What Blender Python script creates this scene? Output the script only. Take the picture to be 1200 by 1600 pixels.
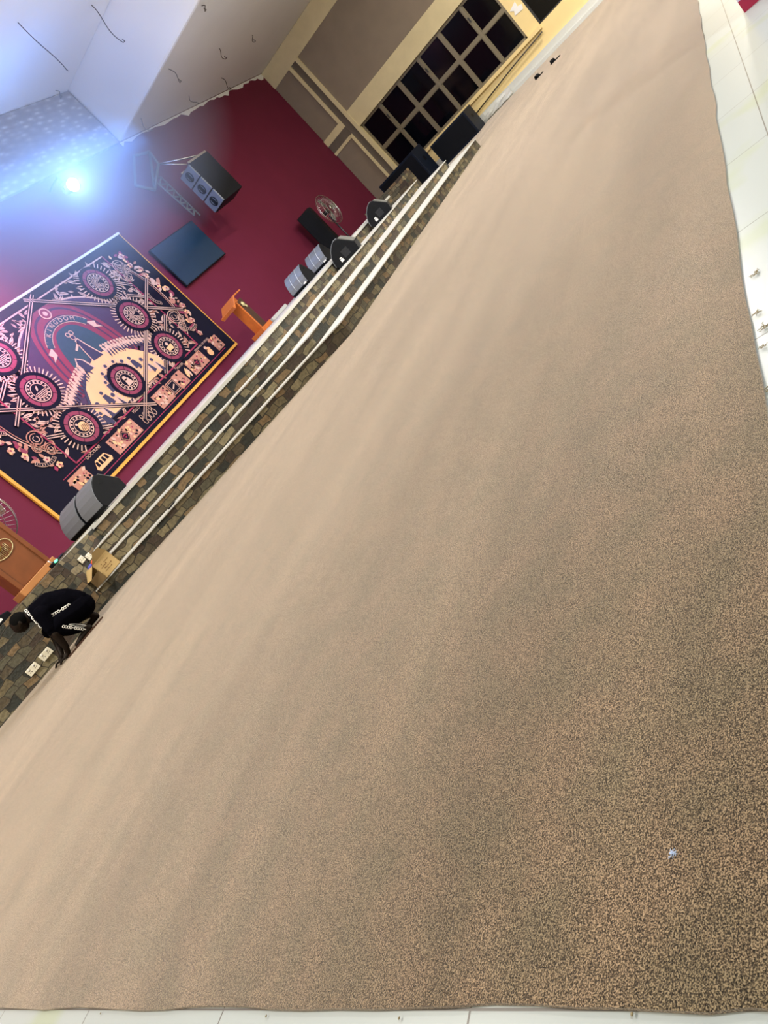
import bpy, bmesh, math, random
from mathutils import Vector, Matrix
random.seed(7)
PI = math.pi
S = bpy.context.scene
for o in list(bpy.data.objects): bpy.data.objects.remove(o)
COL = S.collection

# ------------------------------------------------------------------ camera
cd = bpy.data.cameras.new('camera'); cam = bpy.data.objects.new('camera', cd); COL.objects.link(cam)
RW = ((0.28801021, -0.64526256, -0.70759194), (-0.62975028, 0.42903388, -0.64756816), (0.7214324, 0.63211246, -0.28278814))
rx, dn, fw = Vector(RW[0]), Vector(RW[1]), Vector(RW[2])
m = Matrix((rx, -dn, -fw)).transposed().to_4x4(); m.translation = (0, 0, 0.85)
cam.matrix_world = m
cd.sensor_fit = 'AUTO'; cd.sensor_width = 36; cd.lens = 25.764602223501274; cd.clip_start = .05; cd.clip_end = 100
S.camera = cam

# ------------------------------------------------------------------ world and lights
S.view_settings.view_transform = 'Standard'; S.view_settings.look = 'None'
S.view_settings.gamma = 1; S.view_settings.use_curve_mapping = False
S.view_settings.exposure = 0.8
w = bpy.data.worlds.new('world'); S.world = w; w.use_nodes = True
w.node_tree.nodes['Background'].inputs[0].default_value = (.75, .8, .9, 1)
w.node_tree.nodes['Background'].inputs[1].default_value = .05

def area(name, loc, rot, sx, sy, power, col=(1, 1, 1)):
    l = bpy.data.lights.new(name, 'AREA'); l.shape = 'RECTANGLE'; l.size = sx; l.size_y = sy
    l.energy = power; l.color = col
    o = bpy.data.objects.new(name, l); COL.objects.link(o); o.location = loc; o.rotation_euler = rot; return o
def spot(name, loc, target, power, col, ang=60, blend=.6, r=.1):
    l = bpy.data.lights.new(name, 'SPOT'); l.energy = power; l.color = col
    l.spot_size = math.radians(ang); l.spot_blend = blend; l.shadow_soft_size = r
    o = bpy.data.objects.new(name, l); COL.objects.link(o); o.location = loc
    o.rotation_euler = (Vector(target) - Vector(loc)).to_track_quat('-Z', 'Y').to_euler(); return o
def point(name, loc, power, col, r=.1):
    l = bpy.data.lights.new(name, 'POINT'); l.energy = power; l.color = col; l.shadow_soft_size = r
    o = bpy.data.objects.new(name, l); COL.objects.link(o); o.location = loc; return o

WARM = (1, .93, .82); COOL = (.93, .97, 1)
# hall ceiling lamps, out of frame above the carpet
area('hall_lamp_light', (1.5, 6.6, 6.6), (0, 0, 0), 1.2, .5, 330, WARM)
area('hall_lamp_light', (9.0, 5.0, 6.6), (0, 0, 0), 1.2, .5, 300, WARM)
area('hall_lamp_light', (15.5, 4.0, 5.9), (0, 0, 0), 1.2, .5, 260, WARM)
area('hall_lamp_light', (21.3, -.6, 5.9), (0, 0, 0), 1.2, .5, 520, WARM)
area('hall_lamp_light', (14.0, -4.5, 5.9), (0, 0, 0), 1.2, .5, 200, COOL)
area('hall_lamp_light', (2.5, -3.5, 5.9), (0, 0, 0), 1.2, .5, 190, COOL)
area('hall_lamp_light', (-3.5, 6.0, 5.9), (0, 0, 0), 1.2, .5, 220, WARM)
# unseen point fills added to brighten the ceiling
point('ceiling_fill_light', (8.0, 3.6, 5.2), 230, (1, .96, .9), .12)
point('ceiling_fill_light', (13.5, 2.5, 4.9), 200, (1, .96, .9), .12)
# coloured stage lights and an added blue fill thrown on the back wall and into the haze
point('stage_spot_light', (13.34, 10.78, 5.47), 190, (.15, .36, 1), .12)
area('blue_fill_light', (11.3, 9.0, 5.1), (PI/2, 0, 0), 5.0, .6, 150, (.14, .36, 1))  # unseen fill added to spread the blue over wall and haze
spot('stage_pink_light', (8.3, 9.9, 4.8), (8.8, 11.5, 4.9), 520, (1, .34, .80), 150, 1.0, .2)

# ------------------------------------------------------------------ materials
MATS = {}
def nm(name):
    mt = bpy.data.materials.new(name); mt.use_nodes = True; MATS[name] = mt
    nt = mt.node_tree; return mt, nt, nt.nodes['Principled BSDF']
def N(nt, t, **k):
    n = nt.nodes.new(t)
    for a, b in k.items():
        if a in n.inputs: n.inputs[a].default_value = b
        else: setattr(n, a, b)
    return n
def mat(name, col, rough=.6, metal=0, var=.12, scale=12, bump=0, spec=None, emit=None, estr=0):
    mt, nt, p = nm(name)
    tc = N(nt, 'ShaderNodeTexCoord'); nz = N(nt, 'ShaderNodeTexNoise'); nz.inputs['Scale'].default_value = scale
    nz.inputs['Detail'].default_value = 4
    nt.links.new(tc.outputs['Object'], nz.inputs['Vector'])
    mx = N(nt, 'ShaderNodeMix'); mx.data_type = 'RGBA'
    mx.inputs[6].default_value = (*[c * (1 - var) for c in col], 1)
    mx.inputs[7].default_value = (*[min(1, c * (1 + var)) for c in col], 1)
    nt.links.new(nz.outputs['Fac'], mx.inputs[0]); nt.links.new(mx.outputs[2], p.inputs['Base Color'])
    p.inputs['Roughness'].default_value = rough; p.inputs['Metallic'].default_value = metal
    if spec is not None: p.inputs['Specular IOR Level'].default_value = spec
    if bump:
        b = N(nt, 'ShaderNodeBump'); b.inputs['Strength'].default_value = bump; b.inputs['Distance'].default_value = .01
        nt.links.new(nz.outputs['Fac'], b.inputs['Height']); nt.links.new(b.outputs[0], p.inputs['Normal'])
    if emit: p.inputs['Emission Color'].default_value = (*emit, 1); p.inputs['Emission Strength'].default_value = estr
    return mt
def ramp(nt, stops, interp='LINEAR'):
    r = N(nt, 'ShaderNodeValToRGB'); cr = r.color_ramp; cr.interpolation = interp
    while len(cr.elements) < len(stops): cr.elements.new(.5)
    for e, (p_, c) in zip(cr.elements, stops): e.position = p_; e.color = (*c, 1)
    return r

mat('maroon_paint', (.14, .017, .042), .65, var=.12, scale=1.3, bump=.1, spec=.12)
mat('white_ceiling', (.80, .79, .78), .85, var=.05, scale=.8, bump=.15)
mat('cream_paint', (.66, .56, .33), .7, var=.12, scale=3, bump=.1)
mat('yellow_paint', (.80, .63, .30), .6, var=.06, scale=2)
mat('brown_render', (.24, .19, .14), .8, var=.14, scale=2, bump=.15)
mat('dark_render', (.13, .105, .08), .8, var=.2, scale=4)
mat('white_marble', (.50, .50, .48), .35, var=.05, scale=5)
mat('black_plastic', (.004, .005, .008), .5, var=.3, scale=30, spec=.15)
mat('black_panel', (.004, .005, .007), .6, var=.3, scale=20, spec=.15)
mat('navy_box', (.004, .008, .020), .5, var=.2, spec=.2)
mat('grey_grille', (.17, .19, .22), .5, .2, var=.12, scale=60, bump=.2)
mat('olive_grey', (.12, .125, .12), .5, var=.1, scale=40)
mat('stripe_silver', (.5, .55, .6), .3, .6)
mat('connector_grey', (.012, .014, .02), .4, spec=.3); mat('label_white', (.8, .8, .8), .5, var=.03)
mat('chrome', (.6, .6, .62), .25, 1)
mat('night_glass', (.0015, .002, .004), .06, var=.2, scale=1, spec=.2)
mat('olive_frame', (.20, .17, .11), .45, .3, var=.08)
mat('dark_frame', (.02, .02, .02), .4)
mat('screen', (.010, .035, .075), .22, var=.05)
mat('orange_wood', (.50, .13, .022), .4, var=.25, scale=9)
mat('dark_wood', (.05, .018, .01), .45, var=.3, scale=9)
mat('brown_wood', (.17, .05, .014), .4, var=.35, scale=6)
mat('light_wood', (.42, .18, .06), .45, var=.2, scale=9)
mat('gold', (.55, .40, .10), .3, .9, var=.1)
mat('pale_gold', (.62, .55, .30), .4, .5)
mat('gold_trim', (.72, .34, .045), .5, var=.1, scale=10)
mat('white_trim', (.75, .68, .62), .5)
mat('cardboard', (.42, .29, .12), .8, var=.1, scale=12)
mat('cardboard_dark', (.20, .13, .055), .85, var=.1)
mat('ink', (.16, .08, .03), .8)
mat('orange_cloth', (.75, .10, .03), .7); mat('blue_cloth', (.06, .06, .35), .7)
mat('socket', (.72, .68, .55), .4, var=.04)
mat('skin', (.010, .006, .004), .6, var=.15, scale=20, spec=.15)
mat('hair', (.003, .003, .003), .9, spec=.05)
mat('black_cloth', (.0018, .0018, .0035), .95, var=.3, scale=30, bump=.3, spec=.02)
mat('tape_white', (.75, .75, .72), .6)
mat('wire', (.05, .04, .035), .6)
mat('skirting', (.62, .64, .62), .3, var=.06)
mat('crimson', (.35, .01, .06), .35); mat('lavender', (.62, .60, .80), .5); mat('shadow_grey', (.32, .32, .33), .5)
mat('green_led', (.1, .5, .3), .4, emit=(.15, .9, .45), estr=1.2)
mat('lamp_lens', (.9, .95, 1), .3, emit=(.75, .88, 1), estr=60)
mat('bn_navy', (.007, .006, .016), .7, spec=.1); mat('bn_cream', (.60, .37, .28), .6, var=.1, scale=3)
mat('bn_pink', (.22, .025, .06), .7, var=.15, scale=3); mat('bn_orange', (.80, .42, .20), .6, var=.2, scale=2)
mat('bn_violet', (.055, .022, .065), .7, var=.2, scale=2); mat('bn_teal', (.03, .06, .09), .7); mat('bn_tan', (.45, .19, .13), .6, var=.2)
mat('bn_line', (.28, .015, .06), .7); mat('bn_fig', (.03, .024, .07), .6)
mat('fluff', (.22, .18, .10), .9); mat('blue_lint', (.45, .55, .75), .9); mat('plastic_film', (.7, .72, .7), .3)
mat('cyl_black', (.01, .01, .012), .35)

# carpet: looped pile
mt, nt, p = nm('carpet')
tc = N(nt, 'ShaderNodeTexCoord')
vo = N(nt, 'ShaderNodeTexVoronoi'); vo.inputs['Scale'].default_value = 640
nz = N(nt, 'ShaderNodeTexNoise'); nz.inputs['Scale'].default_value = 430; nz.inputs['Detail'].default_value = 2
big = N(nt, 'ShaderNodeTexNoise'); big.inputs['Scale'].default_value = 1; big.inputs['Detail'].default_value = 3
mp = N(nt, 'ShaderNodeMapping'); mp.inputs['Scale'].default_value = (.25, 2.2, 1)
nt.links.new(tc.outputs['Object'], vo.inputs['Vector']); nt.links.new(tc.outputs['Object'], nz.inputs['Vector'])
nt.links.new(tc.outputs['Object'], mp.inputs['Vector']); nt.links.new(mp.outputs[0], big.inputs['Vector'])
r1 = ramp(nt, [(.32, (.010, .007, .004)), (.50, (.090, .063, .037)), (.68, (.33, .245, .155))])
ad = N(nt, 'ShaderNodeMath', operation='MULTIPLY_ADD'); ad.inputs[1].default_value = .35; 
sp = N(nt, 'ShaderNodeSeparateColor'); nt.links.new(vo.outputs['Color'], sp.inputs[0]); nt.links.new(sp.outputs[0], ad.inputs[0])
sb = N(nt, 'ShaderNodeMath', operation='SUBTRACT'); sb.inputs[1].default_value = .175
nt.links.new(nz.outputs['Fac'], sb.inputs[0]); nt.links.new(sb.outputs[0], ad.inputs[2]); nt.links.new(ad.outputs[0], r1.inputs[0])
mx = N(nt, 'ShaderNodeMix'); mx.data_type = 'RGBA'; mx.blend_type = 'MULTIPLY'; mx.inputs[0].default_value = 1
r2 = ramp(nt, [(.35, (.78, .76, .74)), (.65, (1.08, 1.06, 1.04))]); nt.links.new(big.outputs['Fac'], r2.inputs[0])  # long bands put the shading of the brushed pile into the colour
nt.links.new(r1.outputs[0], mx.inputs[6]); nt.links.new(r2.outputs[0], mx.inputs[7]); nt.links.new(mx.outputs[2], p.inputs['Base Color'])
bp = N(nt, 'ShaderNodeBump'); bp.inputs['Strength'].default_value = .5; bp.inputs['Distance'].default_value = .002
nt.links.new(ad.outputs[0], bp.inputs['Height']); nt.links.new(bp.outputs[0], p.inputs['Normal'])
p.inputs['Roughness'].default_value = .95; p.inputs['Specular IOR Level'].default_value = .15
p.inputs['Sheen Weight'].default_value = .75; p.inputs['Sheen Roughness'].default_value = .4
p.inputs['Sheen Tint'].default_value = (1, .92, .87, 1)
shn = N(nt, 'ShaderNodeBsdfSheen'); shn.inputs['Color'].default_value = (.42, .375, .34, 1); shn.inputs['Roughness'].default_value = .45
rs_ = ramp(nt, [(.30, (.06, .053, .047)), (.50, (.28, .25, .225)), (.70, (.62, .56, .51))]); nt.links.new(ad.outputs[0], rs_.inputs[0])
mz = N(nt, 'ShaderNodeMix'); mz.data_type = 'RGBA'; mz.blend_type = 'MULTIPLY'; mz.inputs[0].default_value = 1; nt.links.new(rs_.outputs[0], mz.inputs[6]); nt.links.new(r2.outputs[0], mz.inputs[7])
nt.links.new(mz.outputs[2], shn.inputs['Color'])
nt.links.new(bp.outputs[0], shn.inputs['Normal']); ash = N(nt, 'ShaderNodeAddShader')
nt.links.new(p.outputs[0], ash.inputs[0]); nt.links.new(shn.outputs[0], ash.inputs[1])
nt.links.new(ash.outputs[0], [n_ for n_ in nt.nodes if n_.type == 'OUTPUT_MATERIAL'][0].inputs['Surface'])
# drifting tone of the fibres, slightly greener in places
tn = N(nt, 'ShaderNodeTexNoise'); tn.inputs['Scale'].default_value = 7; tn.inputs['Detail'].default_value = 2; nt.links.new(tc.outputs['Object'], tn.inputs['Vector'])
rt_ = ramp(nt, [(.35, (.80, .84, .78)), (.65, (1.06, 1.01, .98))]); nt.links.new(tn.outputs['Fac'], rt_.inputs[0])
m9 = N(nt, 'ShaderNodeMix'); m9.data_type = 'RGBA'; m9.blend_type = 'MULTIPLY'; m9.inputs[0].default_value = 1
nt.links.new(mx.outputs[2], m9.inputs[6]); nt.links.new(rt_.outputs[0], m9.inputs[7]); nt.links.new(m9.outputs[2], p.inputs['Base Color'])

# floor tiles
mt, nt, p = nm('floor_tile')
tc = N(nt, 'ShaderNodeTexCoord'); mp = N(nt, 'ShaderNodeMapping'); mp.inputs['Location'].default_value = (-.346, -.194, 0)
br = N(nt, 'ShaderNodeTexBrick'); br.offset = 0; br.squash = 1
for k, v in (('Scale', 1), ('Mortar Size', .0022), ('Mortar Smooth', .1), ('Brick Width', .71), ('Row Height', .70)): br.inputs[k].default_value = v
br.inputs['Color1'].default_value = (.40, .44, .44, 1); br.inputs['Color2'].default_value = (.385, .425, .425, 1); br.inputs['Mortar'].default_value = (.16, .15, .14, 1)
nt.links.new(tc.outputs['Object'], mp.inputs[0]); nt.links.new(mp.outputs[0], br.inputs['Vector'])
st = N(nt, 'ShaderNodeTexNoise'); st.inputs['Scale'].default_value = 2.2; nt.links.new(tc.outputs['Object'], st.inputs['Vector'])
rs = ramp(nt, [(.56, (1, 1, 1)), (.66, (.95, .97, .78))]); nt.links.new(st.outputs['Fac'], rs.inputs[0])
mx = N(nt, 'ShaderNodeMix'); mx.data_type = 'RGBA'; mx.blend_type = 'MULTIPLY'; mx.inputs[0].default_value = 1
nt.links.new(br.outputs['Color'], mx.inputs[6]); nt.links.new(rs.outputs[0], mx.inputs[7]); nt.links.new(mx.outputs[2], p.inputs['Base Color'])
p.inputs['Roughness'].default_value = .30; p.inputs['Specular IOR Level'].default_value = .2

# stone cladding (UV: metres along the wall, metres up)
mt, nt, p = nm('stone_cladding')
uv = N(nt, 'ShaderNodeUVMap'); dz = N(nt, 'ShaderNodeTexNoise'); dz.inputs['Scale'].default_value = 5; dz.inputs['Detail'].default_value = 1
nt.links.new(uv.outputs[0], dz.inputs['Vector'])
sc = N(nt, 'ShaderNodeVectorMath', operation='SCALE'); sc.inputs['Scale'].default_value = .12
nt.links.new(dz.outputs['Color'], sc.inputs[0]); va = N(nt, 'ShaderNodeVectorMath', operation='ADD')
nt.links.new(uv.outputs[0], va.inputs[0]); nt.links.new(sc.outputs[0], va.inputs[1])
br = N(nt, 'ShaderNodeTexBrick'); br.offset = .43; br.offset_frequency = 2; br.squash = 1.7; br.squash_frequency = 3
for k, v in (('Scale', 1), ('Mortar Size', .006), ('Mortar Smooth', .5), ('Brick Width', .15), ('Row Height', .09)): br.inputs[k].default_value = v
br.inputs['Color1'].default_value = (0, 0, 0, 1); br.inputs['Color2'].default_value = (1, 1, 1, 1); br.inputs['Mortar'].default_value = (0, 0, 0, 1)
nt.links.new(va.outputs[0], br.inputs['Vector'])
rr = ramp(nt, [(0, (.022, .024, .019)), (.16, (.075, .058, .034)), (.30, (.125, .100, .054)), (.44, (.048, .032, .022)), (.56, (.165, .138, .078)), (.68, (.17, .112, .055)), (.78, (.085, .078, .050)), (.90, (.21, .175, .10))], 'CONSTANT')
nt.links.new(br.outputs['Color'], rr.inputs[0])
fn = N(nt, 'ShaderNodeTexNoise'); fn.inputs['Scale'].default_value = 26; fn.inputs['Detail'].default_value = 5; nt.links.new(uv.outputs[0], fn.inputs['Vector'])
rf = ramp(nt, [(.3, (.65, .65, .65)), (.7, (1.25, 1.25, 1.25))]); nt.links.new(fn.outputs['Fac'], rf.inputs[0])
m1 = N(nt, 'ShaderNodeMix'); m1.data_type = 'RGBA'; m1.blend_type = 'MULTIPLY'; m1.inputs[0].default_value = 1
nt.links.new(rr.outputs[0], m1.inputs[6]); nt.links.new(rf.outputs[0], m1.inputs[7])
m2 = N(nt, 'ShaderNodeMix'); m2.data_type = 'RGBA'; m2.inputs[7].default_value = (.03, .024, .016, 1)
nt.links.new(br.outputs['Fac'], m2.inputs[0]); nt.links.new(m1.outputs[2], m2.inputs[6]); nt.links.new(m2.outputs[2], p.inputs['Base Color'])
iv = N(nt, 'ShaderNodeMath', operation='MULTIPLY_ADD'); iv.inputs[1].default_value = -1; nt.links.new(br.outputs['Fac'], iv.inputs[0]); nt.links.new(fn.outputs['Fac'], iv.inputs[2])
bp = N(nt, 'ShaderNodeBump'); bp.inputs['Strength'].default_value = .7; bp.inputs['Distance'].default_value = .015
nt.links.new(iv.outputs[0], bp.inputs['Height']); nt.links.new(bp.outputs[0], p.inputs['Normal'])
p.inputs['Roughness'].default_value = .7

# embossed silvery wall covering
mt, nt, p = nm('embossed_panel')
tc = N(nt, 'ShaderNodeTexCoord'); mp = N(nt, 'ShaderNodeMapping'); mp.inputs['Scale'].default_value = (3.2, 1, 9)
nt.links.new(tc.outputs['Object'], mp.inputs[0])
vo = N(nt, 'ShaderNodeTexVoronoi'); vo.inputs['Scale'].default_value = 1; vo.inputs['Randomness'].default_value = .7; nt.links.new(mp.outputs[0], vo.inputs['Vector'])
re = ramp(nt, [(.08, (.6, .6, .6)), (.35, (.28, .26, .27)), (.7, (.2, .18, .19))]); nt.links.new(vo.outputs['Distance'], re.inputs[0])
nt.links.new(re.outputs[0], p.inputs['Base Color']); p.inputs['Roughness'].default_value = .5
bp = N(nt, 'ShaderNodeBump'); bp.inputs['Strength'].default_value = .5; nt.links.new(re.outputs[0], bp.inputs['Height']); nt.links.new(bp.outputs[0], p.inputs['Normal'])

# ------------------------------------------------------------------ helpers
class MB:
    def __init__(s): s.b = bmesh.new(); s.uv = None; s.mi = 0
    def _m(s, fs):
        for f in fs: f.material_index = s.mi
    def quad(s, pts, uvs=None):
        vs = [s.b.verts.new(q) for q in pts]; f = s.b.faces.new(vs); f.material_index = s.mi
        if uvs:
            l = s.b.loops.layers.uv.verify()
            for lp, u in zip(f.loops, uvs): lp[l].uv = u
        return f
    def box(s, lo, hi, M=None):
        x0, y0, z0 = lo; x1, y1, z1 = hi
        P = [Vector(q) for q in ((x0,y0,z0),(x1,y0,z0),(x1,y1,z0),(x0,y1,z0),(x0,y0,z1),(x1,y0,z1),(x1,y1,z1),(x0,y1,z1))]
        if M is not None: P = [M @ q for q in P]
        v = [s.b.verts.new(q) for q in P]
        s._m([s.b.faces.new([v[i] for i in f]) for f in ((0,3,2,1),(4,5,6,7),(0,1,5,4),(1,2,6,5),(2,3,7,6),(3,0,4,7))]); return s
    def prism(s, pts, a, b, ax='z', M=None):
        def mk(u, v_, c):
            q = {'z': (u, v_, c), 'y': (u, c, v_), 'x': (c, u, v_)}[ax]; q = Vector(q)
            return M @ q if M is not None else q
        A = [s.b.verts.new(mk(*q, a)) for q in pts]; B = [s.b.verts.new(mk(*q, b)) for q in pts]; n = len(pts)
        fs = [s.b.faces.new(A[::-1]), s.b.faces.new(B)]
        for i in range(n): fs.append(s.b.faces.new((A[i], A[(i+1)%n], B[(i+1)%n], B[i])))
        s._m(fs); return s
    def tube(s, pts, r, n=8, closed=False):
        pts = [Vector(q) for q in pts]; rings = []; k = len(pts)
        up = None
        for i, q in enumerate(pts):
            t = (pts[(i+1) % k] - pts[i-1]) if closed else (pts[min(i+1, k-1)] - pts[max(i-1, 0)])
            t.normalize()
            if up is None:
                up = Vector((0,0,1)) if abs(t.z) < .9 else Vector((1,0,0))
            a = t.cross(up).normalized(); up = a.cross(t).normalized()
            rr_ = r[i] if isinstance(r, (list, tuple)) else r
            rings.append([s.b.verts.new(q + rr_*(math.cos(2*PI*j/n)*a + math.sin(2*PI*j/n)*up)) for j in range(n)])
        fs = []
        for i in range(k if closed else k-1):
            A, B = rings[i], rings[(i+1) % k]
            for j in range(n): fs.append(s.b.faces.new((A[j], A[(j+1)%n], B[(j+1)%n], B[j])))
        if not closed: fs.append(s.b.faces.new(rings[0][::-1])); fs.append(s.b.faces.new(rings[-1]))
        s._m(fs)
        for f in fs: f.smooth = True
        return s
    def ball(s, c, r, sx=1, sy=1, sz=1, seg=16):
        c = Vector(c); nr = seg//2; R_ = []
        t0 = s.b.verts.new(c + Vector((0, 0, r*sz))); t1 = s.b.verts.new(c - Vector((0, 0, r*sz)))
        for i in range(1, nr):
            a = PI*i/nr; R_.append([s.b.verts.new(c + Vector((r*sx*math.sin(a)*math.cos(2*PI*k/seg), r*sy*math.sin(a)*math.sin(2*PI*k/seg), r*sz*math.cos(a)))) for k in range(seg)])
        fs = []
        for k in range(seg):
            k2 = (k+1) % seg; fs.append(s.b.faces.new((t0, R_[0][k], R_[0][k2]))); fs.append(s.b.faces.new((t1, R_[-1][k2], R_[-1][k])))
            for A, B in zip(R_, R_[1:]): fs.append(s.b.faces.new((A[k], B[k], B[k2], A[k2])))
        for f in fs: f.material_index = s.mi; f.smooth = True
        return s
def obj(name, mb, mts, parent=None, bev=0, label=None):
    me = bpy.data.meshes.new(name); bmesh.ops.recalc_face_normals(mb.b, faces=mb.b.faces); mb.b.to_mesh(me); mb.b.free()
    if isinstance(mts, str): mts = [mts]
    for t in mts: me.materials.append(MATS[t])
    o = bpy.data.objects.new(name, me); COL.objects.link(o)
    if parent: o.parent = parent
    if bev:
        md = o.modifiers.new('bevel', 'BEVEL'); md.width = bev; md.segments = 2; md.limit_method = 'ANGLE'
    if label: o['label'] = label
    return o
def tag(o, label, cat, group=None, kind=None):
    o['label'] = label; o['category'] = cat
    if group: o['group'] = group
    if kind: o['kind'] = kind
    return o
def struct(o): o['kind'] = 'structure'; return o
def thing(name, label, cat, loc=(0,0,0), rz=0, group=None):
    o = bpy.data.objects.new(name, None); COL.objects.link(o); o.location = loc; o.rotation_euler = (0, 0, rz); o.empty_display_size = .1
    return tag(o, label, cat, group)
def dup(root, loc, rz, label, group=None):
    def cp(o, par):
        c = o.copy(); COL.objects.link(c); c.parent = par
        for ch in list(o.children): cp(ch, c)
        return c
    r = cp(root, None); r.location = loc; r.rotation_euler = (0, 0, rz); r['label'] = label
    if group: r['group'] = group
    return r
def text_mesh(s, size, bold=0.0):
    c = bpy.data.curves.new('txt', 'FONT'); c.body = s; c.size = size; c.align_x = 'CENTER'; c.align_y = 'CENTER'; c.offset = bold; c.resolution_u = 4
    t = bpy.data.objects.new('txt', c); COL.objects.link(t)
    dg = bpy.context.evaluated_depsgraph_get(); me = bpy.data.meshes.new_from_object(t.evaluated_get(dg))
    bpy.data.objects.remove(t); return me
TEXTS = {t_: text_mesh(*t_) for t_ in [(c_, .13) for c_ in 'KINGDOM'] + [('DOCTRINE', .085), ('FELLOWSHIP', .085), ('PRAYER', .075), ('BREAKING OF BREAD', .065)]}
def offs(p, q, d): 
    v = Vector(q) - Vector(p); n = Vector((-v.y, v.x)).normalized(); return n * d

# ------------------------------------------------------------------ room shell
b = MB(); b.box((-6, -9, -.2), (25.3, 12, 0)); struct(obj('floor', b, 'floor_tile'))
b = MB(); b.box((-6, 11.5, 0), (25.3, 11.8, 7.9)); struct(obj('wall_back', b, 'maroon_paint'))
b = MB(); b.box((-6.3, -9, 0), (-6, 12, 7.9)); struct(obj('wall_left', b, 'cream_paint'))
b = MB(); b.box((-6, -9.3, 0), (25.3, -9, 7.9)); struct(obj('wall_front', b, 'cream_paint'))
# ceiling: high bay to the left of x=16.55, low soffit to the right, with the drop face between
b = MB()
b.box((-6.3, -9.3, 7.64), (16.55, 11.8, 7.9)); b.box((16.55, -9.3, 6.14), (25.3, 11.5, 7.9))
struct(obj('ceiling', b, 'white_ceiling', bev=.06))
# embossed silver panel high on the back wall
b = MB(); b.box((6.0, 11.40, 6.12), (16.45, 11.499, 7.62)); struct(obj('trim_1', b, 'embossed_panel'))
# ragged plaster edge between soffit and painted wall
b = MB(); pts = [(16.56, 6.14)]; x = 16.56
while x < 24.9:
    pts.append((x, 6.14 - random.choice((.03, .06, .10, .15, .09, .05)) * random.uniform(.6, 1.2))); x += random.uniform(.08, .35)
pts += [(24.98, 6.08), (24.98, 6.14)]
b.prism(pts, 11.488, 11.4985, 'y'); struct(obj('trim_2', b, 'white_ceiling'))

# right wall: solid pieces around the window openings, then raised frames and infill panels
b = MB(); X0, X1 = 25.0, 25.3
b.box((X0, -9, .8), (X1, 1.6, 6.14)); b.box((X0, 4.36, .78), (X1, 4.80, 2.82)); b.box((X0, 10.21, .8), (X1, 11.5, 6.14))
b.box((X0, -9, 0), (X1, 11.5, .8)); b.box((X0, 1.6, 2.82), (X1, 10.21, 6.14))
struct(obj('wall_right', b, 'yellow_paint'))
b = MB(); b.box((24.90, -4, 2.80), (24.995, 10.21, 3.39)); struct(obj('trim_3', b, 'cream_paint'))
b = MB(); b.box((24.90, -4, 5.53), (24.995, 11.49, 6.13)); struct(obj('trim_4', b, 'cream_paint'))
b = MB(); b.box((24.93, -4, 3.39), (24.995, 10.21, 5.53)); struct(obj('trim_5', b, 'brown_render'))
b = MB(); b.box((24.93, 10.68, 3.36), (24.995, 11.49, 5.53)); struct(obj('trim_6', b, 'brown_render'))
b = MB(); b.box((24.93, 10.68, .3), (24.995, 11.49, 2.76)); struct(obj('trim_7', b, 'brown_render'))
# column with cream edges and a dark channel, cream bands beside it
b = MB(); b.box((24.86, 10.21, .2), (24.995, 10.33, 5.53)); b.box((24.86, 10.57, 3.36), (24.995, 10.68, 5.53)); b.box((24.86, 10.57, .2), (24.995, 10.66, 2.84))
b.box((24.88, 10.57, 3.14), (24.995, 11.49, 3.36)); b.box((24.88, 10.66, 2.76), (24.995, 11.49, 2.86))
struct(obj('trim_8', b, 'cream_paint'))
b = MB(); b.box((24.91, 10.33, .2), (24.99, 10.57, 6.28)); b.box((24.90, 10.57, 2.86), (24.99, 11.49, 3.14)); struct(obj('trim_9', b, 'dark_render'))
b = MB(); b.box((24.87, -9, 0), (24.995, 11.49, .10)); b.box((24.92, -9, .10), (24.995, 11.49, .28)); struct(obj('baseboard_right', b, 'skirting'))
b = MB(); b.box((24.90, 4.36, .70), (24.995, 10.21, .80)); struct(obj('trim_10', b, 'yellow_paint'))
b = MB(); b.tube([(24.88, 4.4, .62), (24.88, 5.6, .55), (24.88, 7.2, .40)], .022, 6); tag(obj('wall_cable', b, 'wire'), 'dark cable running along the yellow wall under the large window', 'cable')

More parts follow.
